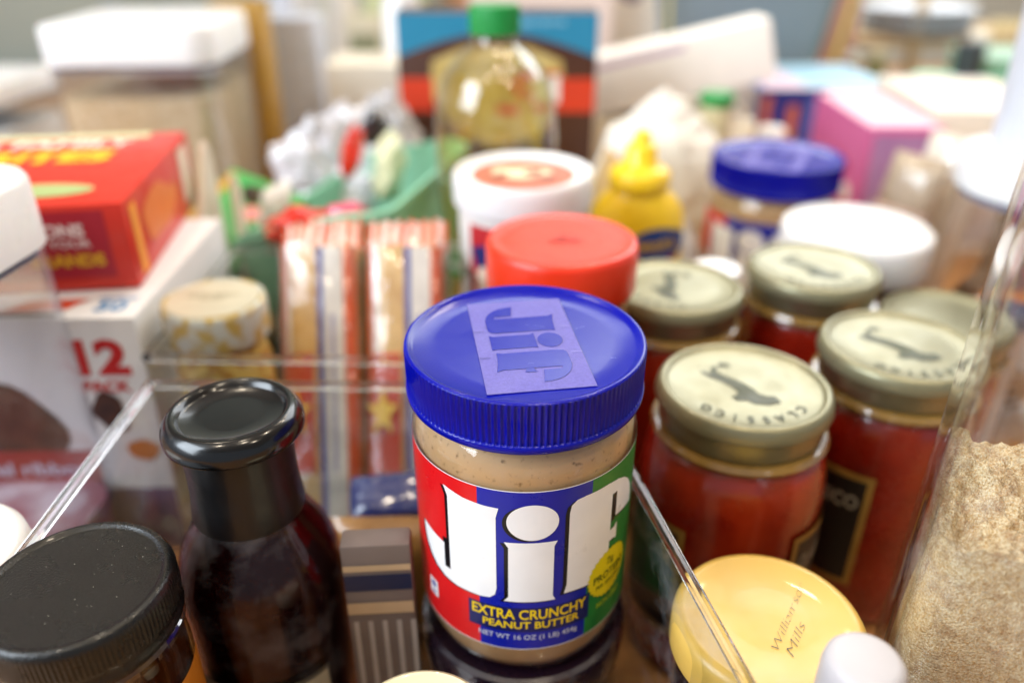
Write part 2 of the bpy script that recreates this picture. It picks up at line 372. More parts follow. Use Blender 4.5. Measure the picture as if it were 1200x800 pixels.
lb = wrap('label', rect2(-30, 16, 30, 64), mat('dull_silver_label', '#57544c', .4, metal=.3, var=.12, vs=60), t, .0304, .0003)
fr = join2(ell2(-1, 52, 21, 11, 48))
wrap('label_oval_border', fr, flat('#c9c2a6'), lb, .0304, .0006)
wrap('label_oval', ell2(-1, 52, 19.6, 9.8, 48), flat('#3a352b'), lb, .0304, .0008)
wrap('label_lettering', text2('Barbecue', 8, -1, 52, .25, ital=.3, fit=30), flat('#b7b19c'), lb, .0304, .0010)
wrap('label_side_panel', rect2(19, 18, 29, 62), flat('#a39c86'), lb, .0304, .0005)

# ------------------------------------------------------------------ black-lidded jar, front left
t = thing('black_lidded_jar', 'squat dark jar with wide satin black screw lid, nearest on the left', 'jar', (-.1360, .1815, .0155), scale=.95)
lidm = mat('satin_black_lid', '#0e0e0c', .24, metal=.2, coat=.2, var=.25, vs=700, bump=.35, bs=1500)
pr = [(.026, 0), (.029, .003), (.0295, .01), (.0295, .095), (.0285, .105), (.0265, .112), (.0262, .120)]
lathe('jar_glass', pr, clear('amber_jar_glass', (.75, .6, .4), .05, .8, .02, 3.5), t)
lathe('contents', [(r-.0014, z+.0012) for r, z in pr[:-1]], mat('dark_amber_sauce', '#20100a', .2, coat=1, col2='#4a2608', vs=25), t)
lid = lathe('lid', [(.0265, .1140), (.0300, .1142), (.0306, .1152), (.0303, .1168), (.0298, .1182), (.0300, .1195), (.0306, .1206), (.0308, .1216), (.0308, .1245), (.0308, .1297), (.0305, .1312), (.0298, .1325), (.0290, .1334), (.0280, .1336), (.0272, .1333), (.0266, .1326), (.0258, .1325), (.012, .13255), (0, .13255)], lidm, t, 720, ridge=(120, .00035, .1216, .1300), ang=60)
lathe('glass_lip', [(.0288, .1090), (.0300, .1100), (.0300, .1120), (.0288, .1130)], clear('amber_lip', (.9, .75, .5), .1, .9, .03, 2), t)
fleck = mat('lid_dust', '#b9b6ae', .6)
v = []; f = []
for i in range(38):
    a = random.uniform(0, 2*PI); r = .025*math.sqrt(random.random()); s = random.choice((.00006, .00009, .00014)); x, y = r*math.cos(a), r*math.sin(a); b = len(v); q = random.random()*3
    v += [(x+s*math.cos(q+k*PI/2)*(1 if k % 2 else 2), y+s*math.sin(q+k*PI/2), .13262) for k in range(4)]; f.append((b, b+1, b+2, b+3))
o = mesh('dust', v, f, fleck, t, smooth=False, fix=False); o['kind'] = 'stuff'
wrap('label', rect2(10, 30, 60, 92), flat('#c77a20'), t, .0296, .0003)

# ------------------------------------------------------------------ sauce jars with tin lids
sauce = mat('tomato_sauce', '#7c1405', .22, coat=.5, col2='#ac3310', vs=45, thr=(.3, .75), bump=.2, bs=80, sss=.1)
sauce2 = mat('dark_tomato_sauce', '#6e1006', .25, coat=.6, col2='#942009', vs=45, thr=(.3, .75), bump=.2, bs=80)
ink_boot = mat('tin_green_ink', '#474c33', .5)
ITALY = [(-13, 9), (-9, 11.5), (-4, 12), (-1.5, 10.2), (2, 11), (4, 9), (2.2, 7.4), (1.6, 5), (4, 1.8), (7.5, -1.2), (11.5, -3.4), (14.4, -6.2), (13.6, -7.2), (10.6, -5.6), (11.2, -8.6), (9.8, -11.6), (8.6, -11.2), (8.8, -8), (6.4, -5.6), (2.6, -3.6), (-1, -1), (-4, 2.2), (-5.6, 5), (-8.4, 6), (-11, 5.4)]
SICILY = [(3.4, -12.4), (8.4, -11.8), (7.8, -14.8), (5, -14.4)]
GEMSH = move2(join2(poly2(ITALY), poly2(SICILY)), 0, 0, 1.2)
def sauce_jar(label, loc, rlid, rbody, zt, rz, sm, boot=True, deep=True, lean=(0, 0), word=True):
    t = thing('pasta_sauce_jar', label, 'jar', loc, rot=(R(lean[0]), R(lean[1]), 0), group='sauce jars with pale gold tin lids')
    zn = zt-.019; rn = rlid-.0035
    pr = [(rbody-.008, 0), (rbody-.002, .003), (rbody-.0006, .010), (rbody-.0006, zn-.050)]
    for k in range(13):
        a = k/12*R(82); pr.append((rbody-.0006+.0006*math.sin(min(a*3, PI/2))-(rbody-rn-.0006)*(1-math.cos(a)), zn-.036+.0300*math.sin(a)))
    pr += [(rn-.0005, zn-.003), (rn, zn)]
    lathe('sauce', [(r-.0005, z+.0002) for r, z in pr], sm, t, ang=60)
    lathe('jar_bead', [(rn-.001, zn-.005), (rlid+.0000, zn-.0035), (rlid+.0008, zn-.0018), (rlid-.0004, zn+.0002), (rn-.001, zn+.001)], mat('amber_glass_bead', '#8a6a34', .15, coat=1, var=.2, vs=90), t)
    lathe('lid_band', [(rlid-.0026, zn+.0012), (rlid-.0022, zn+.0022), (rlid-.0026, zn+.0045), (rlid-.002, zn+.0075), (rlid-.0026, zn+.010), (rlid-.0022, zn+.0115)], gold_dark, t, ang=70)
    lid = lathe('lid', [(rlid-.0024, zn+.0110), (rlid-.0002, zn+.0112), (rlid+.0002, zn+.0125), (rlid-.0002, zn+.0148), (rlid-.0005, zn+.0162), (rlid-.0012, zn+.0178), (rlid-.0026, zn+.0188), (rlid-.0040, zn+.0186), (rlid-.0048, zn+.0174), (rlid-.0056, zn+.0170), (rlid*.55, zn+.0172), (0, zn+.0173)], gold_met, t, ang=60)
    c, s = math.cos(rz), math.sin(rz); zz = zn+.0173; k = rlid/.037
    if boot:
        face('boot_emblem', GEMSH, ink_boot, lid, (.001*c, .001*s, zz), (c, s, 0), (-s, c, 0), lift=.0002)
    if word:
        rr = 26*k; W = 'CLASSICO'; shs = []
        for i, ch in enumerate(W):
            a = R(100-(i-3.5)*13.5)
            shs.append(text2(ch, 4.4, rr*math.cos(a), rr*math.sin(a), .25, rot=math.degrees(a)-90))
        face('lid_lettering', join2(*shs), ink_boot, lid, (0, 0, zz), (c, s, 0), (-s, c, 0), lift=.0002)
    return t, rbody, zn
JZ = .148
A = sauce_jar('tomato sauce jar with sharp emblem on its gold lid, nearest to the peanut butter jar', (.0998, .291, 0), .0375, .0415, JZ, R(168), sauce)
B = sauce_jar('dark red sauce jar with gold lid between the nearest sauce jar and the sugar container', (.183, .3267, 0), .0372, .0395, JZ, R(174), sauce2)
C = sauce_jar('sauce jar with gold lid touching the round red lid, behind the nearest sauce jar', (.089, .396, 0), .0372, .0372, JZ-.001, R(120), sauce)
D = sauce_jar('gold-lidded sauce jar with green tinged lid in front of the plain white lid', (.171, .415, 0), .0368, .037, JZ+.002, R(170), sauce2)
E_ = sauce_jar('blurred plain gold lid on a low jar, last beside the clear container of packets', (.248, .405, 0), .036, .036, .124, 0, sauce2, boot=False, word=False)
# labels on the two front sauce jars
def jar_label(T, a0, a1, z0, z1, big=True):
    t, rb, zn = T
    p = wrap('label', rect2(a0, z0, a1, z1), mat('label_gold_edge', '#a8833c', .45, metal=.3, var=.15), t, rb, .0003)
    q = wrap('label_panel', rect2(a0+3, z0+3, a1-3, z1-3.5), flat('#17130e'), p, rb, .0005)
    if big: wrap('label_lettering', text2('CLASSICO', 8, (a0+a1)/2, z1-16, .3, fit=(a1-a0)-10), flat('#a09a88'), p, rb, .0007)
jar_label(A, -86, -28, 30, 93); jar_label(A, 20, 60, 30, 93)
jar_label(B, -62, -16, 30, 96)

# jar with pale yellow lid
t = thing('yellow_lidded_jar', 'jar with wide flat pale yellow lid, handwriting on it, in front of the sauce jars', 'jar', (.0886, .1947, .0270), scale=.945)
lathe('jar_body', [(.028, 0), (.031, .003), (.0315, .01), (.0315, .06), (.030, .068), (.030, .074)], mat('dark_preserve', '#2a0a06', .2, coat=1), t)
ylid = mat('pale_yellow_lid', '#d2ab52', .38, coat=.2, var=.04, vs=25)
lid = lathe('lid', [(.0315, .0735), (.0342, .0740), (.0348, .0755), (.0348, .0845), (.0344, .0872), (.0332, .0892), (.0315, .0901), (.0300, .0903), (.0290, .0898), (.014, .0898), (0, .0898)], ylid, t, 128, ang=60)
penm = flat('#59583f')
u1 = Vector((.50, .80, 0)).normalized(); u2 = Vector((-u1.y, u1.x, 0))
pen = join2(text2('Williamson', 2.8, 4, -1.5, -.25, ital=.35, fit=36), text2('Mills', 3.0, -6, -6.5, -.25, ital=.35, fit=17))
face('handwriting', pen, penm, lid, (0.004, -.001, .0900), u1, u2, lift=.0002)

# ------------------------------------------------------------------ brown sugar container, right
t = thing('sugar_container', 'tall clear container of brown sugar at the right edge', 'container', (.1815, .1815, 0), R(-28))
hx, hy = .052, .034
def cring(h, z, dx=0): return [(p[0]+dx, p[1], z) for p in rr_ring(hx+h, hy+h, .018+h, z, 10)]
glz = clear('hard_clear_plastic', (.985, .985, .98), .03, .9, .02, 3.6)
loft('container_wall', [cring(-.001, .002), cring(.0006, .004), cring(.0006, .06), cring(-.0004, .30)], glz, t, cap=(True, False))
loft('inner_wall', [cring(-.0032, .006), cring(-.0028, .06), cring(-.0038, .30)], glz, t, cap=(True, False))
rm = loft('container_rim', [cring(-.0036, .300), cring(0, .300), cring(.0014, .303), cring(.0014, .307), cring(-.0036, .308)], rim_pl, t, cap=(False, False))
def sugar_mat():
    m = mat('brown_sugar', '#cfa76c', .75, col2='#f7e8c4', vs=1300, thr=(.32, .64), bump=1.0, bs=1700)
    nt = m.node_tree; N = nt.nodes; L = nt.links; b = N['Principled BSDF']
    src = b.inputs['Base Color'].links[0].from_socket
    tc = N.new('ShaderNodeTexCoord'); n = N.new('ShaderNodeTexNoise'); n.inputs['Scale'].default_value = 230; n.inputs['Detail'].default_value = 6; n.inputs['Roughness'].default_value = .7
    L.new(tc.outputs['Object'], n.inputs['Vector'])
    cr = N.new('ShaderNodeValToRGB'); cr.color_ramp.elements[0].position = .36; cr.color_ramp.elements[1].position = .56
    cr.color_ramp.elements[0].color = lin('#a06f38'); cr.color_ramp.elements[1].color = (1, 1, 1, 1)
    L.new(n.outputs[0], cr.inputs[0])
    mx = N.new('ShaderNodeMix'); mx.data_type = 'RGBA'; mx.blend_type = 'MULTIPLY'; mx.inputs[0].default_value = .5
    L.new(src, mx.inputs[6]); L.new(cr.outputs[0], mx.inputs[7]); L.new(mx.outputs[2], b.inputs['Base Color'])
    return m
# sugar heap: a grid draped over the container's inside
sug = sugar_mat() if True else mat('brown_sugar', '#b68d5c', .75, col2='#f3e2be', vs=1500, thr=(.30, .66), bump=1.0, bs=2000, sss=.2)
n = 90; v = []; f = []
def sug_h(x, y):
    q = .1665 + .004*math.sin(x*60+.6) + .012*noise.noise(Vector((x*26+3, y*26, 2))) + .005*noise.noise(Vector((x*90, y*90, 5))) + .0030*noise.noise(Vector((x*260, y*260, 9))) + .0014*noise.noise(Vector((x*700, y*700, 4)))
    q += .010*max(0, (x+.02)/.05)
    q -= .016*math.exp(-((x-.008)**2+(y+.02)**2)/.00022)
    return q
rg0 = cring(-.0040, 0); rg = []
for i in range(len(rg0)):
    a, b = Vector(rg0[i]), Vector(rg0[(i+1) % len(rg0)]); m_ = max(1, int((b-a).length/.0009))
    rg += [tuple(a.lerp(b, k/m_)) for k in range(m_)]
cx = len(rg)
RN = 80
for i in range(RN+1):
    k = i/RN
    for p in rg: v.append((p[0]*k, p[1]*k, sug_h(p[0]*k, p[1]*k)))
for i in range(RN):
    for j in range(cx): f.append((i*cx+j, i*cx+(j+1) % cx, (i+1)*cx+(j+1) % cx, (i+1)*cx+j))
ns = 110; base = len(v)
for s in range(1, ns+1):
    for p in rg:
        ztop = sug_h(p[0], p[1]); z = ztop+(.006-ztop)*s/ns
        w = 1 - .022*abs(noise.noise(Vector((p[0]*300, p[1]*300, z*300)))) - .03*max(0, noise.noise(Vector((p[0]*90, p[1]*90, z*90)))-.25) - .010*noise.noise(Vector((p[0]*800, p[1]*800, z*800)))
        v.append((p[0]*w, p[1]*w, z))
for s in range(ns):
    a = RN*cx if s == 0 else base+(s-1)*cx; b = base+s*cx
    for j in range(cx): f.append((a+j, a+(j+1) % cx, b+(j+1) % cx, b+j))
f.append([base+(ns-1)*cx+j for j in range(cx)])
mesh('sugar', v, f, sug, t, ang=80)

# white round cap between yellow lid and sugar container
t = thing('white_capped_tub', 'small white plastic cap low beside the foot of the sugar container', 'tub', (.0960, .148, -.0), scale=.955)
lathe('tub_body', [(.0095, 0), (.010, .004), (.010, .132)], mat('milky_tub', '#d9d4cc', .35), t)
lathe('cap', [(.0102, .1322), (.0112, .1326), (.0116, .134), (.0116, .149), (.0110, .1525), (.0098, .1543), (.008, .1550), (0, .1552)], mat('lilac_white_cap', '#b9b5b8', .4, var=.03), t, 80, ang=70)

# jar whose cream lid shows at the bottom of the frame
t = thing('cream_lidded_jar', 'cream tin lid with gold rim just showing below the peanut butter jar', 'jar', (-.029, .161, .0026))
lathe('jar_body', [(.021, 0), (.0235, .003), (.0235, .075), (.022, .08)], mat('dark_preserve', '#2a0a06'), t)
lathe('lid', [(.0228, .080), (.0245, .081), (.0248, .084), (.0248, .0925), (.0240, .0950), (.0228, .0958), (.0218, .0952), (0, .0952)], mat('cream_tin_lid', '#ddd2ae', .3, coat=.4), t, 80, ang=60)

# ------------------------------------------------------------------ clear bins
def wall_panel(name, a, b, z0, z1, th, m, parent, rim=None, rr=.0022):
    a = Vector((a[0], a[1], 0)); b = Vector((b[0], b[1], 0)); d = (b-a).normalized(); n = Vector((-d.y, d.x, 0))*th/2
    v = [a-n, b-n, b+n, a+n]; v = [Vector((p.x, p.y, z0)) for p in v]+[Vector((p.x, p.y, z1)) for p in v]
    o = mesh(name, v, [(0, 1, 2, 3), (4, 5, 6, 7), (0, 1, 5, 4), (1, 2, 6, 5), (2, 3, 7, 6), (3, 0, 4, 7)], m, parent, smooth=False)
    if rim:
        tube('rim', [(a.x, a.y, z1+rr*.9), ((a.x+b.x)/2, (a.y+b.y)/2, z1+rr*.9), (b.x, b.y, z1+rr*.9)], rr, rim, parent, 10)
    return o
def clear_bin(label, cs, h, floor_pts=None):
    t = thing('clear_bin', label, 'bin', (0, 0, 0), group='clear plastic bins')
    for i in range(4): wall_panel('bin_wall', cs[i], cs[(i+1) % 4], .0004, h, .0016, bin_pl, t, rim_pl)
    mesh('bin_floor', [(x*.995, y, z) for z in (.0004, .0022) for x, y in cs], [(0, 1, 2, 3), (4, 5, 6, 7), (0, 1, 5, 4), (1, 2, 6, 5), (2, 3, 7, 6), (3, 0, 4, 7)], bin_pl, t, smooth=False)
    return t
clear_bin('long clear plastic bin holding the peanut butter jar and the two dark bottles', [(-.1645, .07), (.0835, .07), (.0330, .308), (-.1665, .312)], .132)
clear_bin('clear plastic bin holding the cracker packages and the small gold-lidded jar', [(-.1795, .3385), (-.0265, .3335), (-.0265, .480), (-.1795, .480)], .131)

# small jar with patterned gold lid
t = thing('gold_lidded_jar', 'small jar with tall patterned gold lid, standing beside the white carton', 'jar', (-.1545, .3715, .0100), scale=.96)
pat = mat('gold_flower_print', '#c4a95c', .4, col2='#c9ccc2', vs=110, thr=(.44, .56), metal=.2, coat=.3)
pat2 = mat('yellow_flower_print', '#b07f1e', .4, col2='#d9bd62', vs=130, thr=(.44, .56), coat=.5)
lathe('jar_body', [(.022, 0), (.0245, .003), (.0255, .012), (.0255, .108), (.0235, .118), (.0235, .126)], pat2, t)
lid = lathe('lid', [(.0242, .1245), (.0273, .1252), (.0275, .128), (.0275, .1425), (.0268, .1452), (.0255, .1458), (.0245, .1452), (0, .1452)], pat, t, 96, ang=60)
face('lid_print', ell2(0, 0, 24, 24), mat('lid_cream_print', '#ddd6be', .35, metal=.35), lid, (0, 0, .1453), (1, .1, 0), (-.1, 1, 0))
face('lid_lettering', join2(text2('BONNE MAMAN', 3, 0, 3, .1, fit=26), text2('EST 1942', 2.2, 0, -2, .1)), flat('#a39a7c'), lid, (0, 0, .1457), (1, .1, 0), (-.1, 1, 0))
wrap('label', rect2(-22, 40, 22, 92), flat('#b8431c'), t, .0255, .0003)

# ------------------------------------------------------------------ 12 pack box
card = mat('white_carton', '#e7e8ea', .45, var=.02, vs=8)
t = thing('snack_carton', 'white carton with a large red 12 and a brownie picture on its front', 'carton', (-.1868, .350, 0), R(1.5))
box('carton_body', -.21, 0, 0, .145, 0, .149, card, t, .001)
O = (-.21, 0, 0); ux, uy = F_FRONT
rd = flat('#c4181c')
face('large_number', text2('12', 21, 189, 127, .5, fit=27), rd, t, O, ux, uy, .0004)
face('pack_text', text2('PACK', 7, 188, 110, .4, fit=25), rd, t, O, ux, uy, .0004)
brown = mat('brownie_print', '#2a130c', .5, col2='#55301f', vs=120)
face('brownie_picture', blob2(122, 84, 36, 30, 3, .12), brown, t, O, ux, uy, .0004)
face('brownie_picture', blob2(186, 94, 9, 12, 5, .2), brown, t, O, ux, uy, .0004)
face('lower_strip', rect2(0, 0, 209, 44), flat('#6d5a74'), t, O, ux, uy, .0003)  # dull mauve strip across the foot of the front
face('red_band', rect2(60, 46, 172, 70), flat('#a01c24'), t, O, ux, uy, .0005)
face('band_lettering', text2('caramel ribbon', 9, 124, 58, .3, fit=84), flat('#cfc4d2'), t, O, ux, uy, .0007)
face('caramel_drop', blob2(198, 70, 8, 7, 8, .1), flat('#c2742c'), t, O, ux, uy, .0006)
TO = (-.21, 0, .149)
face('top_logo', poly2([(140, 6), (172, 9), (180, 22), (150, 20)]), flat('#d4471e'), t, TO, *F_TOP, .0004)
face('top_logo_shadow', rect2(140, 2, 172, 5), flat('#3a2a26'), t, TO, *F_TOP, .0005)
face('top_print', join2(text2('50', 12, 194, 13, .3), rect2(184, 21, 204, 23)), flat('#4d8cc0'), t, TO, *F_TOP, .0004)

# red snack box
t = thing('red_snack_box', 'red snack box lying on the white carton, yellow print on top', 'box', (-.1965, .384, .1502), R(8))
redc = mat('red_carton', '#cf2a14', .4, coat=.15, var=.04, vs=10)
box('box_body', -.20, 0, 0, .148, 0, .0465, redc, t, .0012)
O = (-.20, 0, 0)
face('front_panel', rect2(90, 7, 190, 43), flat('#a3152c'), t, O, *F_FRONT, .0004)
face('front_lettering', join2(text2('IONS', 7, 168, 33, .4, fit=22), text2('OF YOUR', 4, 165, 26, .2, fit=32)), flat('#e8d7d8'), t, O, *F_FRONT, .0008)
face('front_yellow_lettering', text2('BRANDS', 7, 168, 17, .5, fit=36), flat('#dba826'), t, O, *F_FRONT, .0008)
TO = (-.20, 0, .0465)
face('top_yellow_lettering', text2('FAVORITES', 26, 95, 92, .6, fit=150), flat('#f0b91e'), t, TO, *F_TOP, .0005)
face('top_white_lettering', text2('YOUR FAMILY', 16, 105, 122, .4, fit=140), flat('#f0e4d4'), t, TO, *F_TOP, .0005)
face('cream_strip', rect2(0, 134, 180, 146), flat('#d8cfa2'), t, TO, *F_TOP, .0005)
face('cracker_picture', blob2(88, 44, 40, 24, 2, .08), flat('#f0b030'), t, TO, *F_TOP, .0005)
face('cheese_picture', blob2(82, 52, 24, 12, 6, .15), flat('#f5e8c8'), t, TO, *F_TOP, .0008)
face('green_badge', ell2(150, 24, 30, 12), flat('#9fae72'), t, TO, *F_TOP, .0005)
RO = (0, 0, 0)
face('side_picture', blob2(60, 24, 34, 14, 9, .2), flat('#e0752c'), t, RO, *F_RIGHT, .0005)
face('side_strip', rect2(8, 4, 18, 42), flat('#ef9a2a'), t, RO, *F_RIGHT, .0005)
face('side_panel', rect2(116, 8, 136, 42), flat('#e9dcc6'), t, RO, *F_RIGHT, .0005)

# cream plastic divider that leans beside the boxes
t = thing('cream_divider', 'cream plastic tray end rising between the red box and the green packet', 'tray', (-.2020, .4880, 0), R(2))
cr_pl = mat('cream_plastic', '#d9cebc', .4, sss=.1)
pts = [(-.0, .018), (-.004, .045), (-.010, .105), (-.014, .120), (-.009, .128), (.0, .120)]
def slab_y(name, poly, x0, x1, m, parent):
    n = len(poly); v = [(x0, p[0], p[1]) for p in poly]+[(x1, p[0], p[1]) for p in poly]
    f = [list(range(n)), [n+i for i in range(n)][::-1]]+[(i, (i+1) % n, n+(i+1) % n, n+i) for i in range(n)]
    return mesh(name, v, f, m, parent)
slab_y('tray_end', [(-.0005, 0), (.052, 0), (.052, .165), (.049, .186), (.044, .190), (.038, .184), (.014, .150), (-.0005, .120)], -.006, -.002, cr_pl, t)
slab_y('tray_end', [(.030, 0), (.05, 0), (.05, .155), (.046, .166), (.042, .166), (.038, .150)], .010, .014, cr_pl, t)
box('tray_floor', -.002, .010, 0, .05, .0, .004, cr_pl, t, 0)

# ------------------------------------------------------------------ pop-top containers
def contents_mat(nm, a, b, s): return mat(nm, a, .7, col2=b, vs=s, thr=(.4, .6), bump=.6, bs=s*2)
milky = clear('clouded_clear_plastic', (.93, .94, .97), .22, .8, .25, 3)
def pop_box(name, label, loc, rz, w, d, h, fill, fm, lidh=.022, r=.016, wallm=None, group='square clear containers with white lids'):
    t = thing(name, label, 'container', loc, rz, group)
    loft('container_wall', [rr_ring(w/2-.004, d/2-.004, r, .0), rr_ring(w/2-.002, d/2-.002, r, .003), rr_ring(w/2-.001, d/2-.001, r, h*.96), rr_ring(w/2-.001, d/2-.001, r, h)], wallm or clear_pl, t, cap=(True, False))
    o = loft('contents', [rr_ring(w/2-.0065, d/2-.0065, r*.9, .0035), rr_ring(w/2-.005, d/2-.005, r*.9, fill-.004), rr_ring(w/2-.006, d/2-.006, r*.8, fill)], fm, t)
    loft('lid_seal', [rr_ring(w/2-.0035, d/2-.0035, r*.9, h-.002), rr_ring(w/2-.0035, d/2-.0035, r*.9, h+.002)], mat('grey_seal', '#6f7288', .5), t)
    loft('lid', [rr_ring(w/2-.002, d/2-.002, r, h+.002), rr_ring(w/2+.001, d/2+.001, r*1.1, h+.0035), rr_ring(w/2+.001, d/2+.001, r*1.1, h+lidh-.004), rr_ring(w/2-.001, d/2-.001, r, h+lidh-.001), rr_ring(w/2-.005, d/2-.005, r*.9, h+lidh)], white_pl, t, ang=60)
    lathe('button', [(.016, h+lidh-.0005), (.016, h+lidh+.001), (.0145, h+lidh+.0016), (0, h+lidh+.0014)], white_pl, t, 40)
    return t
# near left container: red and pink packets inside
mixp = mat('red_pink_packets', '#b06a78', .4, col2='#e6d4dc', vs=34, thr=(.40, .58), coat=.3)
pop_box('pop_top_container', 'clear container with white lid at the left edge, red packets inside', (-.2660, .2950, 0), R(-5), .104, .125, .190, .05, mixp, .036, .024, wallm=milky)
# far left, wide one with tan cereal
cer = contents_mat('tan_cereal', '#cfb07c', '#e6cfa4', 210)
pop_box('pop_top_container', 'wide clear container with white lid and tan cereal, behind the red box', (-.342, .800, 0), R(3), .152, .150, .203, .176, cer, .036, .024, wallm=milky)
# behind it
pop_box('pop_top_container', 'low clear container with white lid, against the grey-green wall', (-.68, 1.02, 0), R(-3), .16, .16, .12, .09, contents_mat('pale_flour', '#e0ddd6', '#efeeea', 60), .028, .02)
pop_box('pop_top_container', 'clear container with white lid, set behind the wide cereal container', (-.415, 1.06, 0), R(1), .15, .12, .250, .18, contents_mat('white_flour', '#dcdcdc', '#ececec', 60), .028, .02)
# tall pasta containers
noodle = mat('long_pasta', '#c08a1e', .5, col2='#dcae48', vs=1, stretch=(500, 500, 2), thr=(.35, .65))
t = thing('pasta_container', 'tall narrow container full of ochre long pasta', 'container', (-.296, .93, 0))
rbox('container_wall', .062, .062, .0, .262, .01, clear_pl, t)
rbox('pasta', .054, .054, .004, .240, .008, noodle, t)
rbox('lid', .064, .064, .2622, .285, .012, white_pl, t)
t = thing('empty_container', 'tall pale blue-white clear container beside the pasta container', 'container', (-.262, 1.02, 0))
rbox('container_wall', .075, .075, .0, .27, .012, clear_pl, t)
rbox('sugar', .066, .066, .004, .215, .01, mat('white_sugar', '#dfe3ee', .7, bump=.3, bs=600), t)
rbox('lid', .077, .077, .2702, .295, .012, white_pl, t)
# white-capped bottle, left edge
t = thing('white_capped_bottle', 'white bottle cap at the left edge behind the black-lidded jar', 'bottle', (-.2025, .203, 0))
lathe('bottle_body', [(.027, 0), (.03, .003), (.030, .085), (.027, .095), (.026, .1)], mat('ivory_bottle', '#dcd6cc', .35), t)
lathe('cap', [(.029, .1), (.0335, .1005), (.0335, .122), (.0325, .129), (.029, .1335), (.020, .135), (0, .1352)], white_pl, t, 80, ang=70)

# ------------------------------------------------------------------ cracker packages
cr_tan = mat('cracker_tan', '#c99b55', .5, col2='#e0bb7c', vs=90, coat=.5, bump=.3, bs=90)
film = clear('wrap_film', (1, 1, 1), .07, .8, .12, 2, bump=1.0, bs=75)
def package(label, x, dx, w=.038, seed=0, star=False):
    rn = random.Random(seed)
    t = thing('cracker_package', label, 'package', (x, .356, .012), group='long striped cracker packages', rot=(R(-36), R(dx), 0))
    L = .176; NP = 40; ringn = 28
    def ring(z, k=1, crimp=0):
        out = []
        for i in range(ringn):
            a = 2*PI*i/ringn; c, s = math.cos(a), math.sin(a); e = .55
            px = math.copysign(abs(c)**e, c)*w/2*k; py = math.copysign(abs(s)**e, s)*.017*(k*(1-crimp)+.04*crimp)
            q = 1+.05*noise.noise(Vector((px*90, py*90+seed, z*60)))+.03*math.sin(z*2*PI/.009)*(1-crimp)*.25
            out.append((px*q, py*q, z))
        return out
    loft('crackers', [ring(.002+L*.91*i/NP, .95-.0*i) for i in range(NP+1)], cr_tan, t)
    # the printed wrap: strips on the camera side
    def strip(nm, x0, x1, m, z0=.004, z1=L*.915, lift=.0008, n=40):
        v = []; f = []
        for i in range(n+1):
            z = z0+(z1-z0)*i/n
            for k in range(5):
                px = (x0+(x1-x0)*k/4)*w/2; b = max(0, 1-abs(px/(w/2))**3.6)**.28
                v.append((px, -(.017*b*.96)-lift+.0006*noise.noise(Vector((px*120, z*90, seed))), z))
        for i in range(n):
            for k in range(4): f.append((i*5+k, i*5+k+1, (i+1)*5+k+1, (i+1)*5+k))
        return mesh(nm, v, f, m, t, fix=False)
    coatf = lambda n, c: mat(n, c, .3, coat=.5, var=.06, vs=80)
    strip('orange_stripe', -.98, -.80, coatf('film_orange', '#d8591f'))
    strip('white_stripe', -.79, -.66, coatf('film_white', '#e4e0da'))
    strip('blue_stripe', .02, .17, coatf('film_blue', '#3a469c'))
    strip('white_stripe', .18, .66, coatf('film_white', '#e4e0da'))
    strip('lettering', .34, .44, coatf('film_lilac', '#9f9fc4'), .03, .12, .0014)
    strip('orange_stripe', .67, .93, coatf('film_orange', '#d8591f'))
    loft('film_wrap', [ring(.0, 1.03, .5)]+[ring(.006+L*.9*i/12, 1.07) for i in range(13)], film, t, cap=(False, False))
    if star:
        strip('red_panel', -.99, -.10, coatf('film_red', '#cf4426'), .030, .098, .0016)
        sv = [(-.52*w/2, -.0200, .064)]+[((-.52+a)*w/2, -.0200, .064+b) for a, b in [((.40 if q % 2 == 0 else .17)*math.sin(PI*q/5), (.0150 if q % 2 == 0 else .0062)*math.cos(PI*q/5)) for q in range(10)]]
        mesh('star_print', sv, [(0, 1+q, 1+(q+1) % 10) for q in range(10)], coatf('film_gold', '#eec65a'), t, smooth=False, fix=False)
    v = []; f = []; n = 30
    for j in range(7):
        for i in range(n+1):
            xx = (-.5+i/n)*w*1.04; z = L*.915+.020*j/6
            v.append((xx, (.0015*math.sin(i*1.9)+.001*math.sin(i*.7+seed))*(j/6+.3)-.013*(1-j/6)**1.5*(1-abs(xx/(w*.53))**3), z+.0016*math.sin(i*1.3+seed)))
    mi = []
    for j in range(6):
        for i in range(n): f.append((j*(n+1)+i, j*(n+1)+i+1, (j+1)*(n+1)+i+1, (j+1)*(n+1)+i)); mi.append((i//2) % 2)
    mesh('crimped_end', v, f, [coatf('film_orange', '#d8591f'), coatf('film_white', '#e4e0da')], t, mi=mi, fix=False)
    return t
package('striped cracker package next to the small gold-lidded jar, star print low on it', -.1060, -4, .047, 1, True)
package('striped cracker package behind the blue-lidded jar, next to the oil bottle', -.0590, -2, .047, 5, True)

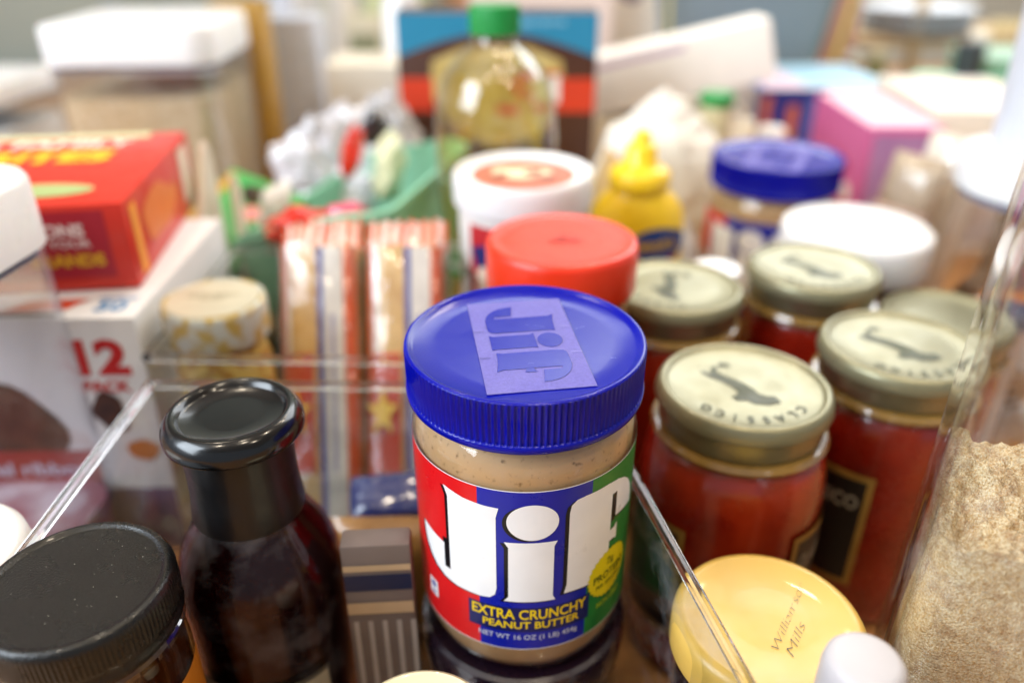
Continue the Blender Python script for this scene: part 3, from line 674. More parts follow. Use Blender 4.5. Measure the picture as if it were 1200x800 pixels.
# snack bag and packets inside the near bin, between bottle and peanut butter
def pillow(name, label, cat, loc, rot, w, h, d, m, seed=0, n=22, parts=(), wr=.12, shapes=()):
    t = thing(name, label, cat, loc, rot=rot); v = []; f = []
    def dep(u, q): return d/2*(max(0, 1-abs(u)**3)*max(0, 1-abs(q)**4))**.55
    def pt(u, q, s, l=0):
        z = noise.noise(Vector((u*3+seed, q*3, s*2)))+.5*noise.noise(Vector((u*8, q*8+seed, s)))
        return (u*w/2*(1-.04*abs(q)**3), s*(dep(u, q)+l)+wr*d*z*.5*(1-max(abs(u), abs(q))**6), (q+1)*h/2)
    for s in (-1, 1):
        for j in range(n+1):
            for i in range(n+1): v.append(pt(-1+2*i/n, -1+2*j/n, s))
    for s in range(2):
        for j in range(n):
            for i in range(n):
                a = s*(n+1)**2+j*(n+1)+i; q = (a, a+1, a+n+2, a+n+1); f.append(q if s == 0 else q[::-1])
    mesh('bag' if 'bag' in name else 'wrapper', v, f, m, t, fix=False)
    for nm, mm, u0, u1, q0, q1 in parts:
        vv = []; ff = []; k = 8
        for j in range(k+1):
            for i in range(k+1): vv.append(pt(u0+(u1-u0)*i/k, q0+(q1-q0)*j/k, -1, .0008))
        for j in range(k):
            for i in range(k): ff.append((j*(k+1)+i, j*(k+1)+i+1, (j+1)*(k+1)+i+1, (j+1)*(k+1)+i))
        mesh(nm, vv, ff, mm, t, fix=False)
    for nm, mm, (cu, cq), pts_ in shapes:
        vv = [pt(cu, cq, -1, .0016)]+[pt(cu+a*k/3, cq+b*k/3, -1, .0016) for k in (1, 2, 3) for a, b in pts_]; q = len(pts_); ff = []
        for i in range(q):
            j = (i+1) % q; ff.append((0, 1+i, 1+j))
            for k in (0, 1): ff.append((1+k*q+i, 1+(k+1)*q+i, 1+(k+1)*q+j, 1+k*q+j))
        mesh(nm, vv, ff, mm, t, fix=False)
    return t
sh = lambda n, c, c2=None, s=40: mat(n, c, .25, coat=.7, var=.1, vs=s, col2=c2, bump=.4, bs=60)
pillow('blue_packet', 'glossy navy packet lying across the foot of the snack bag', 'packet', (-.050, .296, .068), (R(-60), 0, R(8)), .055, .024, .012, sh('navy_film', '#2a3268'), 7)
pillow('bread_packet', 'tan bread roll packet between the sauce bottle and the peanut butter jar', 'packet', (-.058, .286, .004), (R(-6), 0, 0), .06, .068, .026, sh('tan_packet', '#8a5a26', '#b98a4a', 25), 4)
t = thing('striped_packet', 'narrow packet with pale vertical bars and a navy band, standing beside the sauce bottle', 'packet', (-.0505, .2205, .0026), R(4))
box('packet_body', -.013, .013, 0, .010, 0, .118, mat('brown_packet', '#6a5d57', .5), t, .0015)
face('pale_bars', join2(*[rect2(-11+k*5.5, 2, -9+k*5.5, 80) for k in range(5)]), flat('#a19892'), t, (0, 0, 0), *F_FRONT)
face('navy_band', rect2(-12.6, 96, 12.6, 104), flat('#141c3a'), t, (0, 0, 0), *F_FRONT)
face('cream_band', join2(rect2(-12.6, 84, 12.6, 90), rect2(-12.6, 106, 12.6, 109)), flat('#b59a78'), t, (0, 0, 0), *F_FRONT, .0005)

# ------------------------------------------------------------------ middle row
# tall jar with round red lid
t = thing('red_lidded_jar', 'tall jar with bright red plastic lid behind the blue-lidded jar', 'jar', (.0245, .3650, 0))
lathe('jar_body', [(.031, 0), (.034, .003), (.0345, .01), (.0345, .145), (.033, .155), (.033, .165)], mat('roasted_nuts', '#8a4a1c', .35, coat=.8, col2='#c08040', vs=70), t)
lathe('label', [(.0347, .03), (.0348, .13)], flat('#b01818'), t, 80)
redl = mat('red_lid_plastic', '#e0300a', .38, coat=.2, var=.03, sss=.05)
lid = lathe('lid', [(.0345, .1600), (.0368, .1604), (.0374, .162), (.0374, .1815), (.0366, .1842), (.0350, .1853), (.0338, .1848), (.028, .1846), (0, .1846)], redl, t, 720, ridge=(90, .0005, .163, .180), ang=60)
face('embossed_mark', join2(poly2([(-9, -1), (-3, 2), (1, 0), (5, 3), (9, 1), (6, -2), (0, -3), (-5, -2)]), ell2(-1, 4, 3, 1.4)), mat('red_lid_mark', '#a81c0c', .4), lid, (.001, -.002, .1848), (1, 0, 0), (0, 1, 0))
# cocoa canister
t = thing('cocoa_tub', 'round tub with red label, white rimmed lid and a picture on the lid', 'tub', (.0068, .4690, 0))
lathe('tub_body', [(.036, 0), (.0385, .003), (.0395, .168), (.0395, .172)], flat('#e6e3de'), t)
lathe('lid', [(.0398, .170), (.0424, .1705), (.0428, .173), (.0428, .184), (.0424, .1875), (.0412, .1890), (.0392, .1886), (.0380, .1860), (0, .1858)], white_pl, t, 96, ang=60)
lp = face('lid_picture', ell2(0, 0, 31, 31), flat('#b96a52'), t, (0, 0, .1859), (1, 0, 0), (0, 1, 0))
face('lid_picture_centre', join2(blob2(-2, 2, 17, 13, 4, .2)), flat('#e6d9b4'), lp, (0, 0, .1862), (1, 0, 0), (0, 1, 0))
face('lid_picture_detail', join2(blob2(-14, -4, 5, 4, 1), blob2(6, 2, 6, 5, 2), blob2(14, -8, 4, 4, 3)), flat('#8a2a22'), lp, (0, 0, .1864), (1, 0, 0), (0, 1, 0))
rt = .0393
lb = wrap('label', rect2(-36, 30, 26, 164), flat('#b9202a'), t, rt, .0006)
for bb in (blob2(-19, 146, 15, 9, 2, .25), blob2(-24, 104, 12, 9, 5, .3)): wrap('blue_print', bb, flat('#1d2466'), lb, rt, .0009)
wrap('cream_print', join2(blob2(-21, 128, 9, 13, 4, .15), blob2(-12, 106, 8, 8, 6, .15)), flat('#e6cfb8'), lb, rt, .0012)
# mustard bottle
t = thing('mustard_bottle', 'yellow plastic mustard bottle with nozzle cap and blue oval label', 'bottle', (.0860, .5225, 0))
myel = mat('mustard_yellow_plastic', '#f6cd1c', .35, coat=.25, var=.03, sss=.1)
def el(hx, hy, z, n=40): return [(hx*math.cos(2*PI*i/n), hy*math.sin(2*PI*i/n), z) for i in range(n)]
loft('bottle_body', [el(.031, .019, 0), el(.033, .021, .004), el(.0335, .0215, .05), el(.0325, .021, .10), el(.0328, .021, .136), el(.0305, .02, .148), el(.0235, .018, .157), el(.0170, .0160, .1615)], myel, t)
lathe('cap', [(.0150, .1600), (.0195, .1615), (.0205, .164), (.0205, .1715), (.0185, .1745), (.0130, .1765), (.0110, .1785), (.0100, .188), (.0088, .1905), (.0060, .1915), (.0055, .197), (.0035, .1995), (0, .2)], myel, t, 60, ang=60)
def mf(nm, shp, m, lift):
    v, f = slice_x(shp, 3); out = []
    for x, z in v:
        q = min(1, abs(x)/33); out.append((x/1000, -.0212*math.sqrt(max(0, 1-q*q))-lift, z/1000))
    return mesh(nm, out, f, m, t, fix=False)
mf('oval_label', ell2(13, 127, 20, 12), flat('#1c3f86'), .0010)
mf('label_lettering', text2("French's", 9, 8, 128, .35, ital=.2, fit=34), flat('#c9a53a'), .0016)
mf('red_banner', poly2([(-12, 98), (26, 106), (26, 118), (-12, 110)]), flat('#b3242a'), .0012)
mf('banner_lettering', text2('CLASSIC YELLOW', 3.4, 8, 108, .2, rot=12, fit=30), flat('#e8e0d0'), .0019)
# plain white lid jar
t = thing('white_lidded_jar', 'jar with plain domed white lid and brown contents, right of the second blue lid', 'jar', (.2265, .4935, 0))
lathe('jar_body', [(.040, 0), (.044, .003), (.0445, .01), (.0445, .105), (.042, .112), (.042, .122)], mat('brown_spread', '#5a2a12', .25, coat=.9, col2='#7d3f1e', vs=30), t)
lathe('lid', [(.0440, .1180), (.0468, .1185), (.0474, .120), (.0476, .1395), (.0470, .1430), (.0452, .1448), (.030, .1454), (0, .1456)], white_pl, t, 96, ang=60)
# small white cap between the sauce jars
t = thing('white_capped_jar', 'little white cap peeping between two gold lids in front of the second blue-lidded jar', 'jar', (.1270, .4570, 0))
lathe('jar_body', [(.013, 0), (.0145, .002), (.0145, .112)], mat('spice_brown', '#7a4a24', .4, coat=.6), t, 40)
lathe('cap', [(.0150, .1125), (.0158, .113), (.0158, .128), (.0150, .1300), (0, .1302)], white_pl, t, 40)

# ------------------------------------------------------------------ cooking oil and cake box
t = thing('oil_bottle', 'clear bottle of pale cooking oil with green cap in front of the brown cake box', 'bottle', (-.0115, .562, 0))
oilm = mat('cooking_oil', '#b8a64c', .2, coat=.8, col2='#d6cc86', vs=26, stretch=(1, 1, .7), sss=.2)
pr = [(.036, 0), (.040, .004), (.041, .02), (.0395, .07), (.036, .085), (.036, .105), (.040, .125), (.0425, .150), (.0430, .185), (.0415, .208), (.0360, .226), (.0260, .239), (.0165, .247), (.0145, .252), (.0145, .258)]
lathe('bottle_shell', pr, clear('oil_bottle_plastic', (1, 1, .97), .07, .85, .04, 2.5, bump=.5, bs=28), t)
lathe('oil', [(r-.0015, z+.001) for r, z in pr[:11]]+[(.030, .2305)], clear('cooking_oil_clear', (.93, .88, .58), .04, .4, .05, 3, bump=.6, bs=30), t)
lathe('cap', [(.0148, .2535), (.0168, .254), (.0170, .256), (.0170, .269), (.0160, .2715), (0, .272)], mat('green_cap', '#0d8a3a', .4, var=.04), t, 320, ridge=(40, .0005, .2545, .2695), ang=60)
wrap('label', rect2(-45, 92, 20, 118), flat('#dfe2cd'), t, .0362, .0014, rfun=lambda z: .0425)
wrap('label_green_print', join2(text2('PURE', 8, -26, 108, .4, fit=24), rect2(-44, 93, -20, 98)), flat('#2b9a3c'), t, .0362, .0018, rfun=lambda z: .0425)
t = thing('cake_mix_box', 'brown cake mix box with blue top band and red side flashes behind the oil bottle', 'box', (-.0145, .795, 0), R(-1))
box('box_body', -.0955, .0955, 0, .05, 0, .243, mat('chocolate_carton', '#472412', .45, coat=.1, var=.12, vs=14), t, .001)
O = (0, 0, 0)
arc = [(95.3, 242.6), (-95.3, 242.6), (-95.3, 203)]+[(-95+190*i/24, 203+22*math.sin(PI*i/24)) for i in range(25)]
face('blue_band', poly2(arc), flat('#2382a8'), t, O, *F_FRONT)
face('band_lettering', text2('moist supreme', 8, 20, 234, .3, fit=90), flat('#7eb3cc'), t, O, *F_FRONT, .0006)
face('cake_picture', join2(poly2([(-66, 170), (-62, 200), (-30, 213), (30, 213), (62, 200), (66, 170), (40, 128), (0, 118), (-40, 128)])), mat('yellow_cake_print', '#b79a55', .5, col2='#d2bd7c', vs=40), t, O, *F_FRONT, .0005)
for xa, xb in ((-95, -62), (58, 95)): face('red_flash', rect2(xa, 152, xb, 184), flat('#cf3a1c'), t, O, *F_FRONT, .0006)
face('red_lettering', join2(text2('C', 24, 26, 176, .7), rect2(0, 150, 22, 158), rect2(20, 186, 62, 190), rect2(34, 153, 60, 160)), flat('#cc4324'), t, O, *F_FRONT, .0009)
face('white_lettering', text2('N', 26, 48, 174, 1), flat('#ece6dc'), t, O, *F_FRONT, .0009)
face('white_print', blob2(-74, 92, 8, 7, 3), flat('#8f7f78'), t, O, *F_FRONT, .0006)

# ------------------------------------------------------------------ mint basket with snacks, crinkled bags
mint = mat('mint_plastic', '#8cc8aa', .45, var=.03)
t = thing('mint_basket', 'mint green plastic basket behind the cracker packages', 'basket', (-.1180, .598, 0), R(-14))
def tray(t, w, d, h, m, th=.003, fl_=.82, cut=None):
    o1 = rr_ring(w/2*fl_, d/2*fl_, .02, .0); o2 = rr_ring(w/2, d/2, .024, h); i2 = rr_ring(w/2-th, d/2-th, .022, h); i1 = rr_ring(w/2*fl_-th, d/2*fl_-th, .018, th)
    if cut:
        o2 = [(x, y, z-cut*max(0, -x/(w/2))**1.3) for x, y, z in o2]; i2 = [(x, y, z-cut*max(0, -x/(w/2))**1.3) for x, y, z in i2]
    loft('basket_wall', [o1, o2, i2, i1], m, t, cap=(True, True), ang=50)
    r2 = [(x*1.03, y*1.03, z-.004) for x, y, z in o2]; r3 = [(x*1.03, y*1.03, z+.003) for x, y, z in o2]; r4 = [(x*.97, y*.97, z+.003) for x, y, z in o2]; r5 = [(x*.97, y*.97, z-.002) for x, y, z in o2]
    loft('basket_rim', [r2, r3, r4, r5], m, t, cap=(False, False), ang=70)
tray(t, .122, .20, .150, mint, cut=.035)
def crumple(name, label, cat, loc, rot, size, m, seed, group=None, sub=4, amp=.35):
    bm = bmesh.new(); bmesh.ops.create_icosphere(bm, subdivisions=sub, radius=1)
    for v in bm.verts:
        c = v.co.copy(); q = noise.noise(c*1.6+Vector((seed, 0, 0)))+.6*abs(noise.noise(c*4+Vector((0, seed, 0))))+.35*noise.noise(c*9+Vector((seed, seed, 0)))
        v.co = c*(1+amp*q)
        v.co = Vector((v.co.x*size[0], v.co.y*size[1], v.co.z*size[2]))
    zmin = min(v.co.z for v in bm.verts)
    me = bpy.data.meshes.new(name); bm.to_mesh(me); bm.free(); me.materials.append(m)
    o = bpy.data.objects.new(name, me); COL.objects.link(o); o.location = loc; o.rotation_euler = rot; finish(o, True, 25)
    return tag(o, label, cat, group)
wf = clear('crinkled_clear_film', (.90, .90, .93), .16, .9, .12, 1.2, bump=1.5, bs=22)
silver = mat('milky_crinkled_film', '#d3d1d6', .16, metal=.0, coat=.6, var=.15, vs=18, bump=.9, bs=35)
crumple('crinkled_bag', 'crinkled shiny clear bag behind the red candy wrappers', 'bag', (-.165, .735, .085), (0, 0, 0), (.066, .05, .072), silver, 3, sub=5)
crumple('crinkled_bag', 'smaller crinkled clear bag leaning on the cake mix box', 'bag', (-.118, .750, .090), (0, 0, 1), (.036, .03, .078), silver, 8, sub=5)
crumple('candy_wrapper', 'bright red crumpled candy wrapper in front of the crinkled bag', 'wrapper', (-.137, .505, .140), (0, .3, .4), (.019, .012, .012), sh('red_foil', '#e02a1a'), 5, sub=3)
crumple('candy_wrapper', 'orange red crumpled wrapper under the pink one', 'wrapper', (-.152, .512, .133), (0, .2, 0), (.018, .012, .009), sh('orange_foil', '#e0401c'), 9, sub=3)
crumple('candy_wrapper', 'hot pink crumpled wrapper beside the mint basket', 'wrapper', (-.112, .510, .143), (.2, 0, 0), (.018, .010, .010), sh('pink_foil', '#e04a70'), 12, sub=3)
crumple('candy_wrapper', 'small purple crumpled wrapper just above the cracker packages', 'wrapper', (-.125, .488, .122), (0, 0, 0), (.014, .010, .013), sh('purple_foil', '#b466b4'), 15, sub=3)
crumple('snack_pile', 'beige snack bag heaped under the candy wrappers', 'bag', (-.140, .535, .060), (0, 0, 0), (.045, .026, .060), sh('beige_foil', '#c9b896', '#e4dcc8'), 17, sub=4, amp=.2)
crumple('chili_packet', 'red packet standing in the mint basket', 'packet', (-.130, .640, .155), (0, .3, 0), (.008, .010, .019), sh('red_foil', '#e02a1a'), 21, sub=3)
crumple('dark_packet', 'black packet standing at the back of the mint basket', 'packet', (-.113, .660, .168), (0, 0, 0), (.012, .008, .013), sh('black_foil', '#1d1714'), 23, sub=3)
crumple('green_packet', 'dark green packet resting inside the mint basket', 'packet', (-.128, .610, .060), (0, 0, 0), (.032, .045, .045), sh('dark_green_foil', '#24463a'), 25, sub=3)
crumple('cream_packet', 'cream packet leaning on the inner wall of the mint basket', 'packet', (-.098, .625, .145), (0, .2, 0), (.012, .018, .028), sh('cream_foil', '#dcdcb4'), 27, sub=3)
crumple('dark_bundle', 'dark bundle left of the crinkled clear bag', 'bundle', (-.205, .610, .105), (0, 0, 0), (.022, .02, .026), sh('brown_black_foil', '#2c241a', '#6a5220'), 29, sub=3)
crumple('white_packet', 'white packet with rounded end beside the dark bundle', 'packet', (-.178, .570, .130), (0, .5, 0), (.010, .012, .020), sh('white_foil', '#e9e6e0'), 31, sub=3)
# green flat carton and olive bag
t = thing('green_carton', 'green flat carton with a pink dot, tilted behind the gold-lidded jar', 'carton', (-.2130, .590, .098), rot=(R(24), R(14), R(-20)))
box('carton_body', -.035, .035, -.045, .045, 0, .022, flat('#3f9a4c'), t, .001)
face('pink_dot', ell2(6, 10, 8, 8), flat('#e08a86'), t, (0, 0, .022), *F_TOP)
face('gold_edge_strip', rect2(-34, -20, -26, 40), flat('#b78a2e'), t, (0, 0, .022), *F_TOP)
crumple('olive_pouch', 'dark olive green pouch behind the gold-lidded jar', 'pouch', (-.175, .545, .050), (0, 0, .2), (.034, .022, .062), sh('olive_foil', '#33422a'), 35, sub=4, amp=.15)
crumple('brown_pouch', 'brown paper pouch holding up the green carton', 'pouch', (-.215, .605, .045), (0, 0, .2), (.038, .035, .048), mat('brown_paper', '#7d5836', .7, bump=.3, bs=60), 36, sub=4, amp=.15)

# ------------------------------------------------------------------ right side middle
# clear round container with white lid, packets inside, white canister on top
t = thing('round_container', 'clear round container with white lid and orange packets, at the right edge', 'container', (.3580, .5050, 0))
lathe('container_wall', [(.050, 0), (.054, .003), (.0575, .15), (.058, .165)], clear_pl, t)
lathe('lid', [(.0580, .1650), (.0625, .1655), (.0632, .168), (.0632, .182), (.0618, .187), (.056, .1888), (0, .1890)], white_pl, t, 96, ang=60)
lathe('lid_seal', [(.055, .160), (.0585, .1602), (.0585, .1648)], mat('grey_seal', '#6f7288', .5), t)
for nm, m, x, y, z, s, sd in (('orange_packet', sh('orange_packet_film', '#d8862a'), -.022, -.030, .095, (.030, .012, .012), 2), ('red_packet', sh('red_packet_film', '#b8282c'), .000, -.036, .118, (.028, .010, .010), 3), ('green_tea_packet', sh('teal_packet_film', '#4a7a66'), .012, -.036, .140, (.02, .01, .008), 5), ('brown_packet', sh('brown_packet_film', '#8a6848'), 0, 0, .075, (.040, .032, .072), 4), ('white_packet', sh('white_packet_film', '#c9c4c4'), -.004, -.036, .062, (.032, .010, .018), 6)):
    o = crumple(nm, '', '', (x, y, z), (0, 0, .1), s, m, sd, sub=3); o.parent = t; del o['label']; del o['category']
t = thing('white_canister', 'white canister standing on the lid of the round clear container', 'canister', (.3610, .5080, .1892))
lathe('canister_body', [(.0455, 0), (.0470, .003), (.0478, .01), (.0500, .16), (.0490, .165), (0, .167)], mat('cool_white_plastic', '#d6dae4', .35, var=.02), t)
t = thing('ring_lidded_jar', 'small jar with dark ring on its lid beside the round clear container', 'jar', (.2950, .4250, 0))
lathe('jar_body', [(.012, 0), (.0135, .002), (.0135, .108)], flat('#c9c2c4'), t, 40)
lathe('lid', [(.0140, .1085), (.0145, .109), (.0145, .118), (.0110, .1185), (.0108, .1165), (0, .1165)], flat('#35384c'), t, 40)
# bags leaning between pink box and the container: cream and brown strips
for i, (x, y, m, w, hh, lb_) in enumerate(((.318, .640, sh('taupe_bag', '#a8927a', '#c4b29a'), .030, .150, 'taupe film bag standing between the pink box and the round container'), (.360, .665, sh('cream_film_bag', '#cfc4b6', '#e6ded0'), .034, .160, 'cream film bag standing right of the pink box'), (.283, .585, sh('mauve_brown_bag', '#8d6a5c', '#b39a8c'), .030, .125, 'mauve brown bag behind the plain white lid'))):
    pillow('film_bag', lb_, 'bag', (x, y, 0), (R(-8), R(3), R(-50)), w*1.6, hh, .028, m, 40+i)
# pink box
t = thing('pink_box', 'pink box with mauve panel on its front, right of the second blue lid', 'box', (.3390, .7560, 0), R(-2))
pk = mat('pink_carton', '#c65f93', .45, var=.04, vs=12)
box('box_body', 0, .071, 0, .165, 0, .1457, pk, t, .001)
face('front_panel', rect2(6, 20, 65, 139), mat('mauve_print', '#9a6a9c', .5, col2='#b085ae', vs=30), t, (0, 0, 0), *F_FRONT)
face('top_panel', rect2(2, 6, 69, 160), flat('#e7b4c4'), t, (0, 0, .1457), *F_TOP)
face('side_print', join2(blob2(-60, 96, 22, 14, 4, .3), blob2(-40, 50, 14, 22, 6, .2)), flat('#b82c5c'), t, (0, 0, 0), *F_LEFT)
face('side_white_print', blob2(-28, 74, 10, 11, 4, .2), flat('#e9dcd0'), t, (0, 0, 0), *F_LEFT, .0006)
# blue carton
t = thing('blue_carton', 'blue carton with orange and yellow figures of pasta, behind the second blue lid', 'carton', (.2960, .9850, 0), R(2))
box('carton_body', 0, .175, 0, .17, 0, .138, flat('#e3e2ea'), t, .001)
face('blue_panel', rect2(1, 2, 84, 137), flat('#2a3f9c'), t, (0, 0, 0), *F_FRONT)
face('orange_print', join2(rect2(8, 84, 20, 130), rect2(40, 76, 54, 118)), flat('#d97f5a'), t, (0, 0, 0), *F_FRONT, .0006)
face('yellow_print', join2(rect2(4, 62, 18, 92), rect2(36, 60, 52, 86)), flat('#e0a93a'), t, (0, 0, 0), *F_FRONT, .0009)
face('light_blue_print', rect2(64, 76, 80, 128), flat('#5a7cc4'), t, (0, 0, 0), *F_FRONT, .0006)
face('top_blue_panel', rect2(66, 6, 172, 164), flat('#9cc8e2'), t, (0, 0, .138), *F_TOP)
face('top_pink_panel', rect2(14, 6, 65, 164), flat('#dcc0d4'), t, (0, 0, .138), *F_TOP)
face('top_dark_corner', rect2(1, 6, 13, 164), flat('#4a66b4'), t, (0, 0, .138), *F_TOP)
# cream carton
t = thing('cream_carton', 'cream top carton right of the pink box, below the kitchen rack', 'carton', (.4250, .8100, 0), R(-6))
box('carton_body', 0, .13, 0, .2, 0, .150, mat('cream_card', '#e4dccb', .5, var=.03), t, .001)
face('side_print', rect2(4, 10, 126, 120), flat('#b9aaa0'), t, (0, 0, 0), *F_FRONT)
face('grey_edge', rect2(2, 186, 128, 196), flat('#8a94a8'), t, (0, 0, .150), *F_TOP)

# ------------------------------------------------------------------ behind
t = thing('white_carton', 'tilted cream-white carton behind the mustard bottle', 'carton', (.0950, .92, .118), rot=(R(-4), R(-14), R(-8)))
box('carton_body', 0, .20, 0, .12, 0, .062, mat('ivory_card', '#f4eee6', .5, var=.03), t, .001)
face('lilac_line', rect2(0, 50, 110, 56), flat('#c9aec8'), t, (0, 0, 0), *F_FRONT)
t = thing('lower_carton', 'pale carton carrying the tilted cream-white carton', 'carton', (.0850, .915, 0), R(-4))
box('carton_body', 0, .19, 0, .13, 0, .1165, mat('beige_card', '#ece0c6', .5, var=.05, vs=10), t, .001)
t = thing('green_capped_jar', 'small pale jar with flat green cap beside the grey bin', 'jar', (.2020, .800, 0))
lathe('jar_body', [(.013, 0), (.0165, .002), (.0165, .150), (.014, .158)], mat('pale_yellow_jar', '#d3c9a0', .4, coat=.5), t, 48)
lathe('cap', [(.0150, .158), (.0172, .1585), (.0172, .168), (.016, .1695), (0, .1697)], mat('green_cap', '#0d8a3a', .4, var=.04), t, 48)
paper = mat('off_white_paper', '#e9e4da', .5, col2='#f4f0e8', vs=12, bump=.4, bs=40)
crumple('paper_bag', 'crumpled off-white paper bag behind the mustard bottle', 'bag', (.138, .750, .088), (0, .1, 0), (.062, .040, .085), paper, 50, sub=5, amp=.16)
crumple('clear_bag', 'crinkled translucent bag between the mustard bottle and second blue lid', 'bag', (.128, .600, .050), (0, 0, 0), (.022, .018, .064), silver, 51, sub=4, amp=.2)
crumple('tan_bag', 'tan paper bag right of the cake mix box', 'bag', (.088, .700, .070), (0, 0, 0), (.016, .03, .070), mat('tan_paper', '#c9a878', .65, bump=.3, bs=60), 52, sub=4, amp=.15)
# grey tub
t = thing('grey_bin', 'blue-grey plastic bin with ochre edge, standing behind the cartons', 'bin', (.335, 1.30, 0), R(4))
gy = mat('blue_grey_plastic', '#7d8d96', .5, var=.04, vs=4)
tray(t, .270, .20, .270, gy, fl_=.72)
tube('ochre_edge', [(-.112, -.103, .01), (-.130, -.112, .26)], .0025, flat('#c9b640'), t); tube('ochre_edge', [(.104, -.103, .01), (.142, -.112, .272)], .003, flat('#c9b640'), t)
#face('pale_reflection_panel', rect2(-40, 60, -4, 220), flat('#9db0ba'), t, (0.0, -.0985, 0), (1, 0, 0), (0, -.05, 1), .006) 
# things behind crinkled bag
t = thing('milk_carton', 'pale cream carton behind the crinkled bag', 'carton', (-.205, .905, 0), R(2))
box('carton_body', 0, .13, 0, .09, 0, .178, mat('cream_card', '#e4dccb', .5, var=.03), t, .001)
face('grey_print', rect2(6, 20, 124, 120), flat('#cbc6c4'), t, (0, 0, 0), *F_FRONT)
t = thing('green_packet_box', 'pale green box with a peach corner, far behind the crinkled bag', 'box', (-.215, 1.24, 0), R(-3))
box('box_body', 0, .09, 0, .06, 0, .262, flat('#b9be94'), t, .001)
t = thing('dark_jar', 'small dark jar far behind, beside the pale green box', 'jar', (-.105, 1.22, 0))
lathe('jar_body', [(.020, 0), (.024, .003), (.024, .205), (.018, .215), (0, .216)], flat('#4c5248'), t, 40)
t = thing('peach_box', 'peach coloured box far behind the dark jar', 'box', (-.110, 1.32, 0), R(3))
box('box_body', 0, .075, 0, .06, 0, .285, flat('#d9a986'), t, .001)
t = thing('white_bottle', 'tall white bottle left of the cake mix box', 'bottle', (-.128, .990, 0))
lathe('bottle_body', [(.018, 0), (.022, .003), (.022, .23), (.014, .25), (.014, .262), (0, .263)], white_pl, t, 48)
t = thing('pale_box', 'tall pale box showing over the cake mix box', 'box', (-.06, 1.18, 0), R(2))
box('box_body', 0, .20, 0, .08, 0, .300, flat('#e0cfc8'), t, .001)
t = thing('cream_box', 'cream box with brown figure print right of the cake mix box', 'box', (.1450, 1.25, 0), R(-2))
box('box_body', 0, .125, 0, .08, 0, .300, flat('#e9e2d6'), t, .001)
face('brown_print', join2(blob2(54, 262, 16, 14, 3), ), flat('#96602e'), t, (0, 0, 0), *F_FRONT)
face('violet_print', blob2(26, 222, 17, 12, 5), flat('#6d5878'), t, (0, 0, 0), *F_FRONT)

# ------------------------------------------------------------------ kitchen rack at the back right
t = thing('kitchen_rack', 'pale wooden kitchen rack at the back right carrying dishes', 'rack', (.62, 1.56, 0), R(-3))
wd = mat('pale_wood', '#b79f7a', .5, col2='#cbb593', vs=10, stretch=(1, 8, 8))
for z in (.0, .105): box('shelf', -.16, .62, 0, .24, z, z+.016, wd, t, .002)
for x in (.12, .40, .60): box('post', x, x+.018, .002, .02, 0, .19, wd, t, .002)
def dish(label, x, y, z, n, r, m, nm='plate_stack', cat='plates'):
    t = thing(nm, label, cat, (x, y, z))
    for k in range(n): lathe('plate', [(r*.5, .009*k), (r*.55, .009*k), (r, .009*k+.008), (r, .009*k+.0105), (r*.5, .009*k+.004), (0, .009*k+.004)], m, t, 40)
dish('stack of bluish white plates on the middle shelf of the rack', .775, 1.63, .1215, 5, .10, flat('#dfe6f0'))
dish('low stack of cream plates at the left part of the rack', .585, 1.64, .1215, 4, .075, flat('#e6e2da'))
for i in range(9):
    t = thing('cream_jar', 'cream jar in the row at the right end of the rack', 'jar', (.900+i*.0145, 1.58-i*.003, .1215), scale=.54, group='row of cream jars on the rack')
    lathe('jar_body', [(.010, 0), (.0125, .002), (.0125, .045), (.009, .05), (.009, .054), (0, .055)], flat('#dcc99c'), t, 24)
t = thing('mint_bowl', 'mint green bowl tipped on its side below the cream jars', 'bowl', (.605, 1.18, 0.0015), scale=1.3)
lathe('bowl_body', [(.078, 0), (.076, .02), (.066, .05), (.045, .078), (.02, .092), (0, .095)], mint, t, 64)
t = thing('dark_tin', 'dark tin standing behind the mint green bowl', 'tin', (.725, 1.32, 0))
lathe('tin_body', [(.020, 0), (.022, .003), (.022, .145), (.0, .147)], flat('#3a4248'), t, 40)
t = thing('mint_tray', 'long mint green tray behind the mint green bowl', 'tray', (.86, 1.32, 0), R(-4))
box('tray_body', -.11, .16, 0, .12, 0, .115, mint, t, .004)
box('tray_rim', -.115, .165, -.005, .125, .1155, .121, flat('#a6c8b4'), t, .002)
t = thing('pink_pack', 'faded pink pack left of the white plates on the rack', 'pack', (.55, 1.47, 0), R(2))
box('pack_body', 0, .05, 0, .05, 0, .30, flat('#d4a49c'), t, .002)

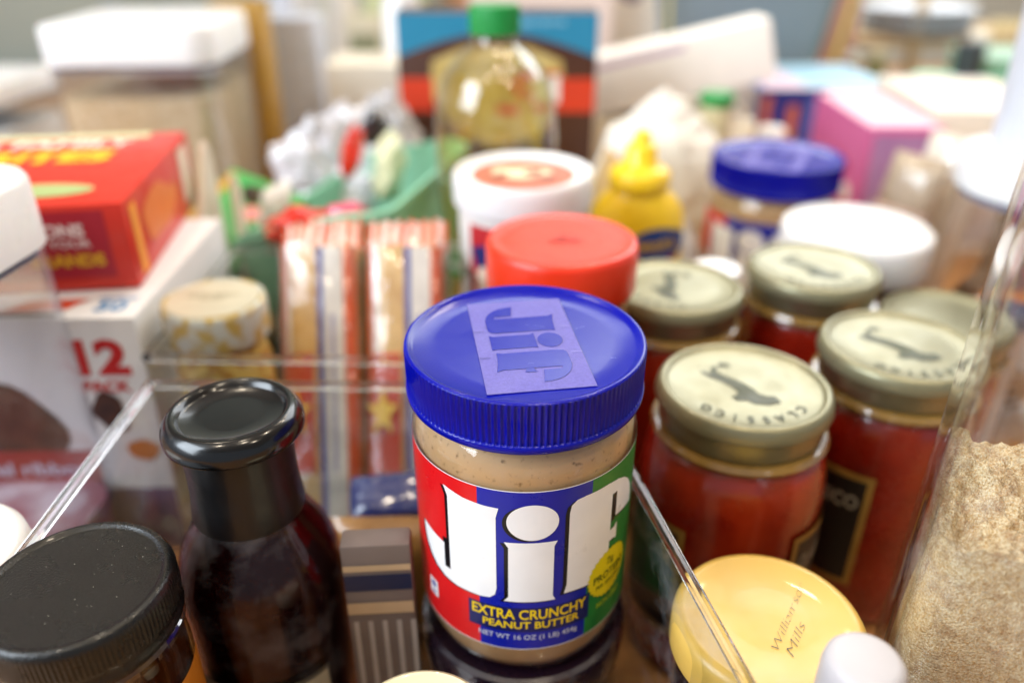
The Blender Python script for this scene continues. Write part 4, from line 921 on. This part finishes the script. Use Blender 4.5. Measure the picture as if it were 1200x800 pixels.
# ------------------------------------------------------------------ more clutter far behind
def far(name, label, cat, px, pytop, D, w, d, col, rz=0, round_=False, col2=None, capc=None):
    v_ = (400-pytop)/FPX; x = (px-600)/FPX*D; y = D*(math.cos(TH)+v_*math.sin(TH)); z = HC - D*(math.sin(TH)-v_*math.cos(TH))
    t = thing(name, label, cat, (x, y, 0), R(rz))
    m = flat(col)
    if round_:
        r_ = w/2; lathe('body', [(r_*.92, 0), (r_, .004), (r_, z*.72), (r_*.8, z*.82), (r_*.55, z*.88), (r_*.55, z*.9)], m, t, 40)
        lathe('cap', [(r_*.6, z*.9+.0002), (r_*.6, z-.002), (r_*.5, z), (0, z)], flat(capc or '#e9e7e2'), t, 40)
        if col2: lathe('label', [(r_+.0004, z*.25), (r_+.0004, z*.62)], flat(col2), t, 40)
    else:
        box('body', -w/2, w/2, 0, d, 0, z, m, t, .002)
        if col2:
            face('front_panel', rect2(-w*380, z*300, w*380, z*880), flat(col2), t, (0, 0, 0), *F_FRONT)
    return t
far('food_box', 'yellow and cream food box at the top, right of the cream box', 'box', 800, -30, 1.62, .06, .05, '#e6d9a8', 3, col2='#c9b04a')
far('flour_bag', 'white flour bag far behind the pink box', 'bag', 905, -18, 1.90, .16, .09, '#e8e3da', -4, col2='#cfc3b4')
far('red_tin', 'faded red tin standing by the pink pack', 'tin', 985, -10, 1.75, .05, .05, '#c9897c', 0, True, '#e0c4b4')
far('spice_jar', 'brown spice jar with white cap in front of the rack, leftmost there', 'jar', 1000, 62, 1.30, .035, .035, '#a07a4c', 0, True)
far('spice_jar', 'olive spice jar with cream cap in front of the rack', 'jar', 1030, 58, 1.34, .035, .035, '#7c7a4c', 0, True, capc='#d9cfae')
far('glass_tumbler', 'pale blue tumbler in front of the rack', 'tumbler', 1150, 40, 1.40, .05, .05, '#bccbd8', 0, True)
far('tea_box', 'pale tea box with olive panel, above the crinkled bag', 'box', 425, 20, 1.12, .055, .05, '#d4cdb4', -5, col2='#8d9070')
far('salt_carton', 'bluish white carton left of the milk carton', 'carton', 318, -10, 1.25, .05, .05, '#cfd6e6', 4, col2='#e6e6ea')
far('cereal_box', 'cream cereal box with grey panel above the crinkled bag', 'box', 372, -25, 1.45, .11, .06, '#e2dccd', 2, col2='#c9c9c4')
far('sauce_carton', 'small violet and cream carton peeping right of the cake mix box', 'carton', 712, 88, 1.00, .05, .03, '#efe8e0', 0, col2='#c8b0cc')
far('white_tub', 'low white tub in front of the blue carton', 'tub', 905, 150, .86, .05, .05, '#e4dcd0', 0, True, '#c9a87a')
far('noodle_bag', 'yellowish noodle bag between the pink box and the cream carton', 'bag', 1100, 165, .80, .04, .03, '#d6c296', -20, col2='#b98a4a')
far('blue_lid_tub', 'slate blue tub on the counter behind the cream carton', 'tub', 1090, 108, 1.06, .09, .09, '#7c8ba0', 0, True, '#c3ccd6', '#8b98ac')
far('juice_box', 'peach and white box behind the round container', 'box', 1135, 138, .92, .05, .04, '#e6cdb4', -8, col2='#c07c54')
